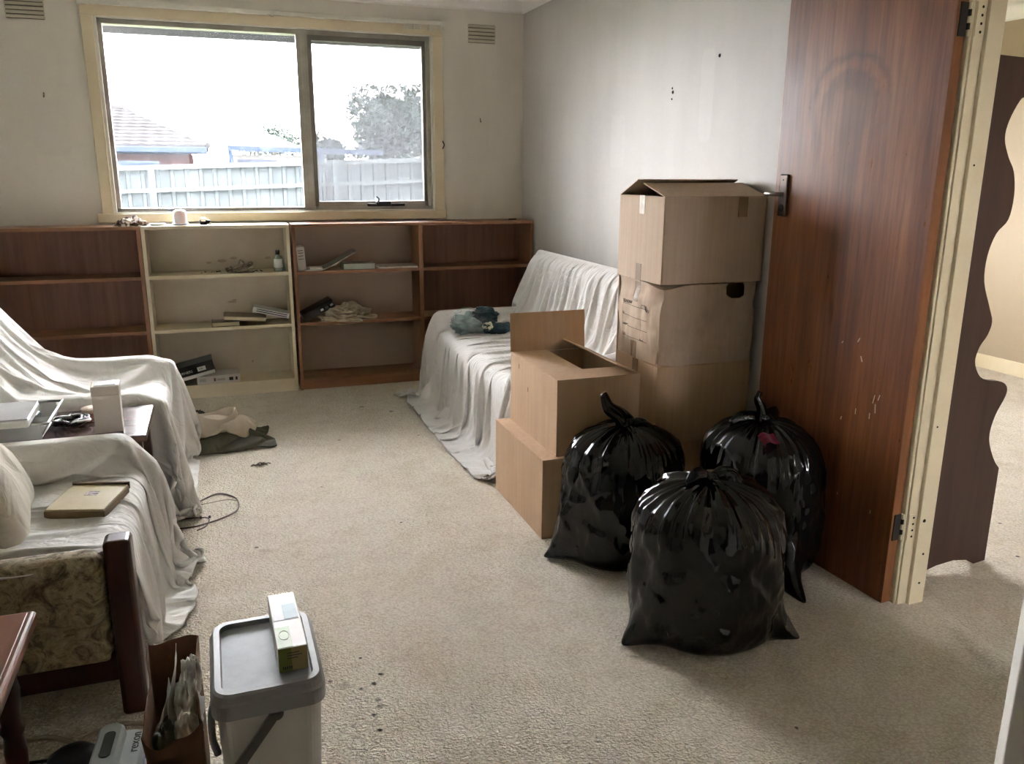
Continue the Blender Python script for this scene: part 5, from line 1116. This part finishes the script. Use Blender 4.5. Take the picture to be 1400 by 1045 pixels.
crm = lump('crumpled_tissue', (-.163+.028, 1.70+.005, .265), (.026, .055, .055), M_paper, pg, 4, amp=.5, k=6); lump('crumpled_tissue', (-.163+.034, 1.70+.055, .305), (.018, .026, .042), M_paper, pg, 8, amp=.5, k=6); lump('crumpled_tissue', (-.163+.03, 1.70-.07, .255), (.02, .04, .04), M_paper, pg, 12, amp=.6, k=7); lump('dark_wrapper', (-.163-.02, 1.70-.08, .235), (.022, .05, .05), col('olive_wrapper', 70, 66, 30), pg, 5, amp=.4)
# ---- white appliance with a grip slot
dv2 = thing('white_appliance', 'white office appliance with grip slot and black lettering by the paper bag', 'appliance', (-.305, 1.80, 0), (0, 0, R(-4)))
M_app = mk('appliance_white', S(188, 194, 190), .35); M_appg = mk('appliance_grey', S(70, 72, 70), .45)
bm = loft([rr3(.052, .11, .02, 0), rr3(.055, .115, .022, .015), rr3(.054, .112, .024, .085), rr3(.045, .10, .024, .105)]); part('housing', bm, M_app, dv2, world=False, smooth=False)
part('grip', loft([[(x-.022, y+.02, z) for x, y, z in rr3(.030, .085, .022, .100)], [(x-.022, y+.02, z) for x, y, z in rr3(.028, .082, .022, .125)], [(x-.022, y+.02, z) for x, y, z in rr3(.022, .076, .018, .132)]]), M_app, dv2, world=False)
part('grip_slot', loft([[(x-.020, y+.02, z) for x, y, z in rr3(.012, .045, .011, .130)], [(x-.020, y+.02, z) for x, y, z in rr3(.012, .045, .011, .1335)]]), M_appg, dv2, world=False)
text('lettering', 'rexon', .030, root_matrix(dv2) @ frame((.040, .015, .1056), (0, 1, 0), (-1, 0, 0)), M_ink, dv2, .0003)
box('black_side', (.050, -.10, .01), (.062, .105, .085), M_black, dv2, .004, world=False)
# black plug block and cords
pbk = thing('power_adapter', 'black power adapter on the carpet by the white appliance', 'adapter', (-.425, 1.955, 0)); lump('adapter_body', (-.425, 1.955, .022), (.055, .045, .026), M_black, pbk, 2, amp=.12, k=2); part('plug_lead', tube(smooth_path([(-.44, 1.96, .02), (-.52, 1.99, .006), (-.60, 2.0, .006)], 5), .004, 7), M_black, pbk, smooth=True)
M_cordw = mk('cream_cord', S(176, 160, 140), .5)
cd = thing('extension_lead', 'cream extension lead snaking under the bare armchair', 'cord', (-.45, 2.06, 0))
part('cord', tube(smooth_path([(-1.05, 2.12, .006), (-.80, 2.07, .006), (-.606, 2.078, .006), (-.51, 2.082, .006), (-.44, 2.04, .006), (-.39, 1.99, .006), (-.345, 1.93, .02)], 6), .006, 8), M_cordw, cd, smooth=True)
cd = thing('extension_lead', 'cream extension lead curving behind the white appliance', 'cord', (-.38, 2.06, 0))
part('cord', tube(smooth_path([(-.50, 1.985, .006), (-.44, 2.02, .006), (-.391, 2.061, .006), (-.33, 2.075, .006), (-.27, 2.055, .006), (-.235, 1.99, .006)], 6), .006, 8), M_cordw, cd, smooth=True)
# ---- loose cable by the armchairs
cb = thing('loose_cable', 'thin brown cable looped on the carpet between the armchairs', 'cable', (-.1, 3.45, 0)); M_cable = mk('brown_cable', S(96, 70, 60), .45)
P_ = smooth_path([(-.34, 3.45, .004), (-.27, 3.44, .004), (-.20, 3.53, .004), (-.14, 3.61, .004), (-.078, 3.656, .004), (-.012, 3.58, .004), (-.003, 3.467, .004), (-.037, 3.397, .004), (-.137, 3.331, .004), (-.23, 3.315, .004), (-.34, 3.35, .004)], 8); part('cable', tube(P_, .0032, 8), M_cable, cb, smooth=True)
P_ = smooth_path([(-.19, 3.52, .012), (-.12, 3.54, .010), (-.05, 3.555, .010), (-.008, 3.53, .010)], 8); part('thin_lead', tube(P_, .002, 6), mk('pale_lead', S(170, 156, 140), .5), cb, smooth=True)
P_ = smooth_path([(-.30, 3.40, .006), (-.22, 3.40, .008), (-.15, 3.385, .012), (-.12, 3.355, .014), (-.13, 3.30, .008), (-.165, 3.275, .004)], 8); part('thin_lead', tube(P_, .0025, 6), M_cable, cb, smooth=True)
for x, y in ((-.152, 3.40), (-.118, 3.395)): bm = bmesh.new(); bmesh.ops.create_icosphere(bm, subdivisions=2, radius=.006, matrix=Matrix.Translation((x, y, .006))); part('plug_tip', bm, M_black, cb)
# ---- lint and crumbs on the carpet
ln = thing('lint_strip', 'short strip of dark fluff lying on the open carpet', 'lint', (.13, 3.98, 0)); rs = np.random.RandomState(31)
M_lint = mk('grey_lint', S(110, 96, 80), .95)
for k in range(14):
    x = .08+.105*rs.rand(); y = 3.985+rs.uniform(-.014, .014)+(x-.13)*.25; part('fibre', tube(smooth_path([(x-.012, y, .003), (x, y+rs.uniform(-.008, .008), .009), (x+.012, y+rs.uniform(-.008, .008), .003)], 3), .0022, 5), M_lint, ln)
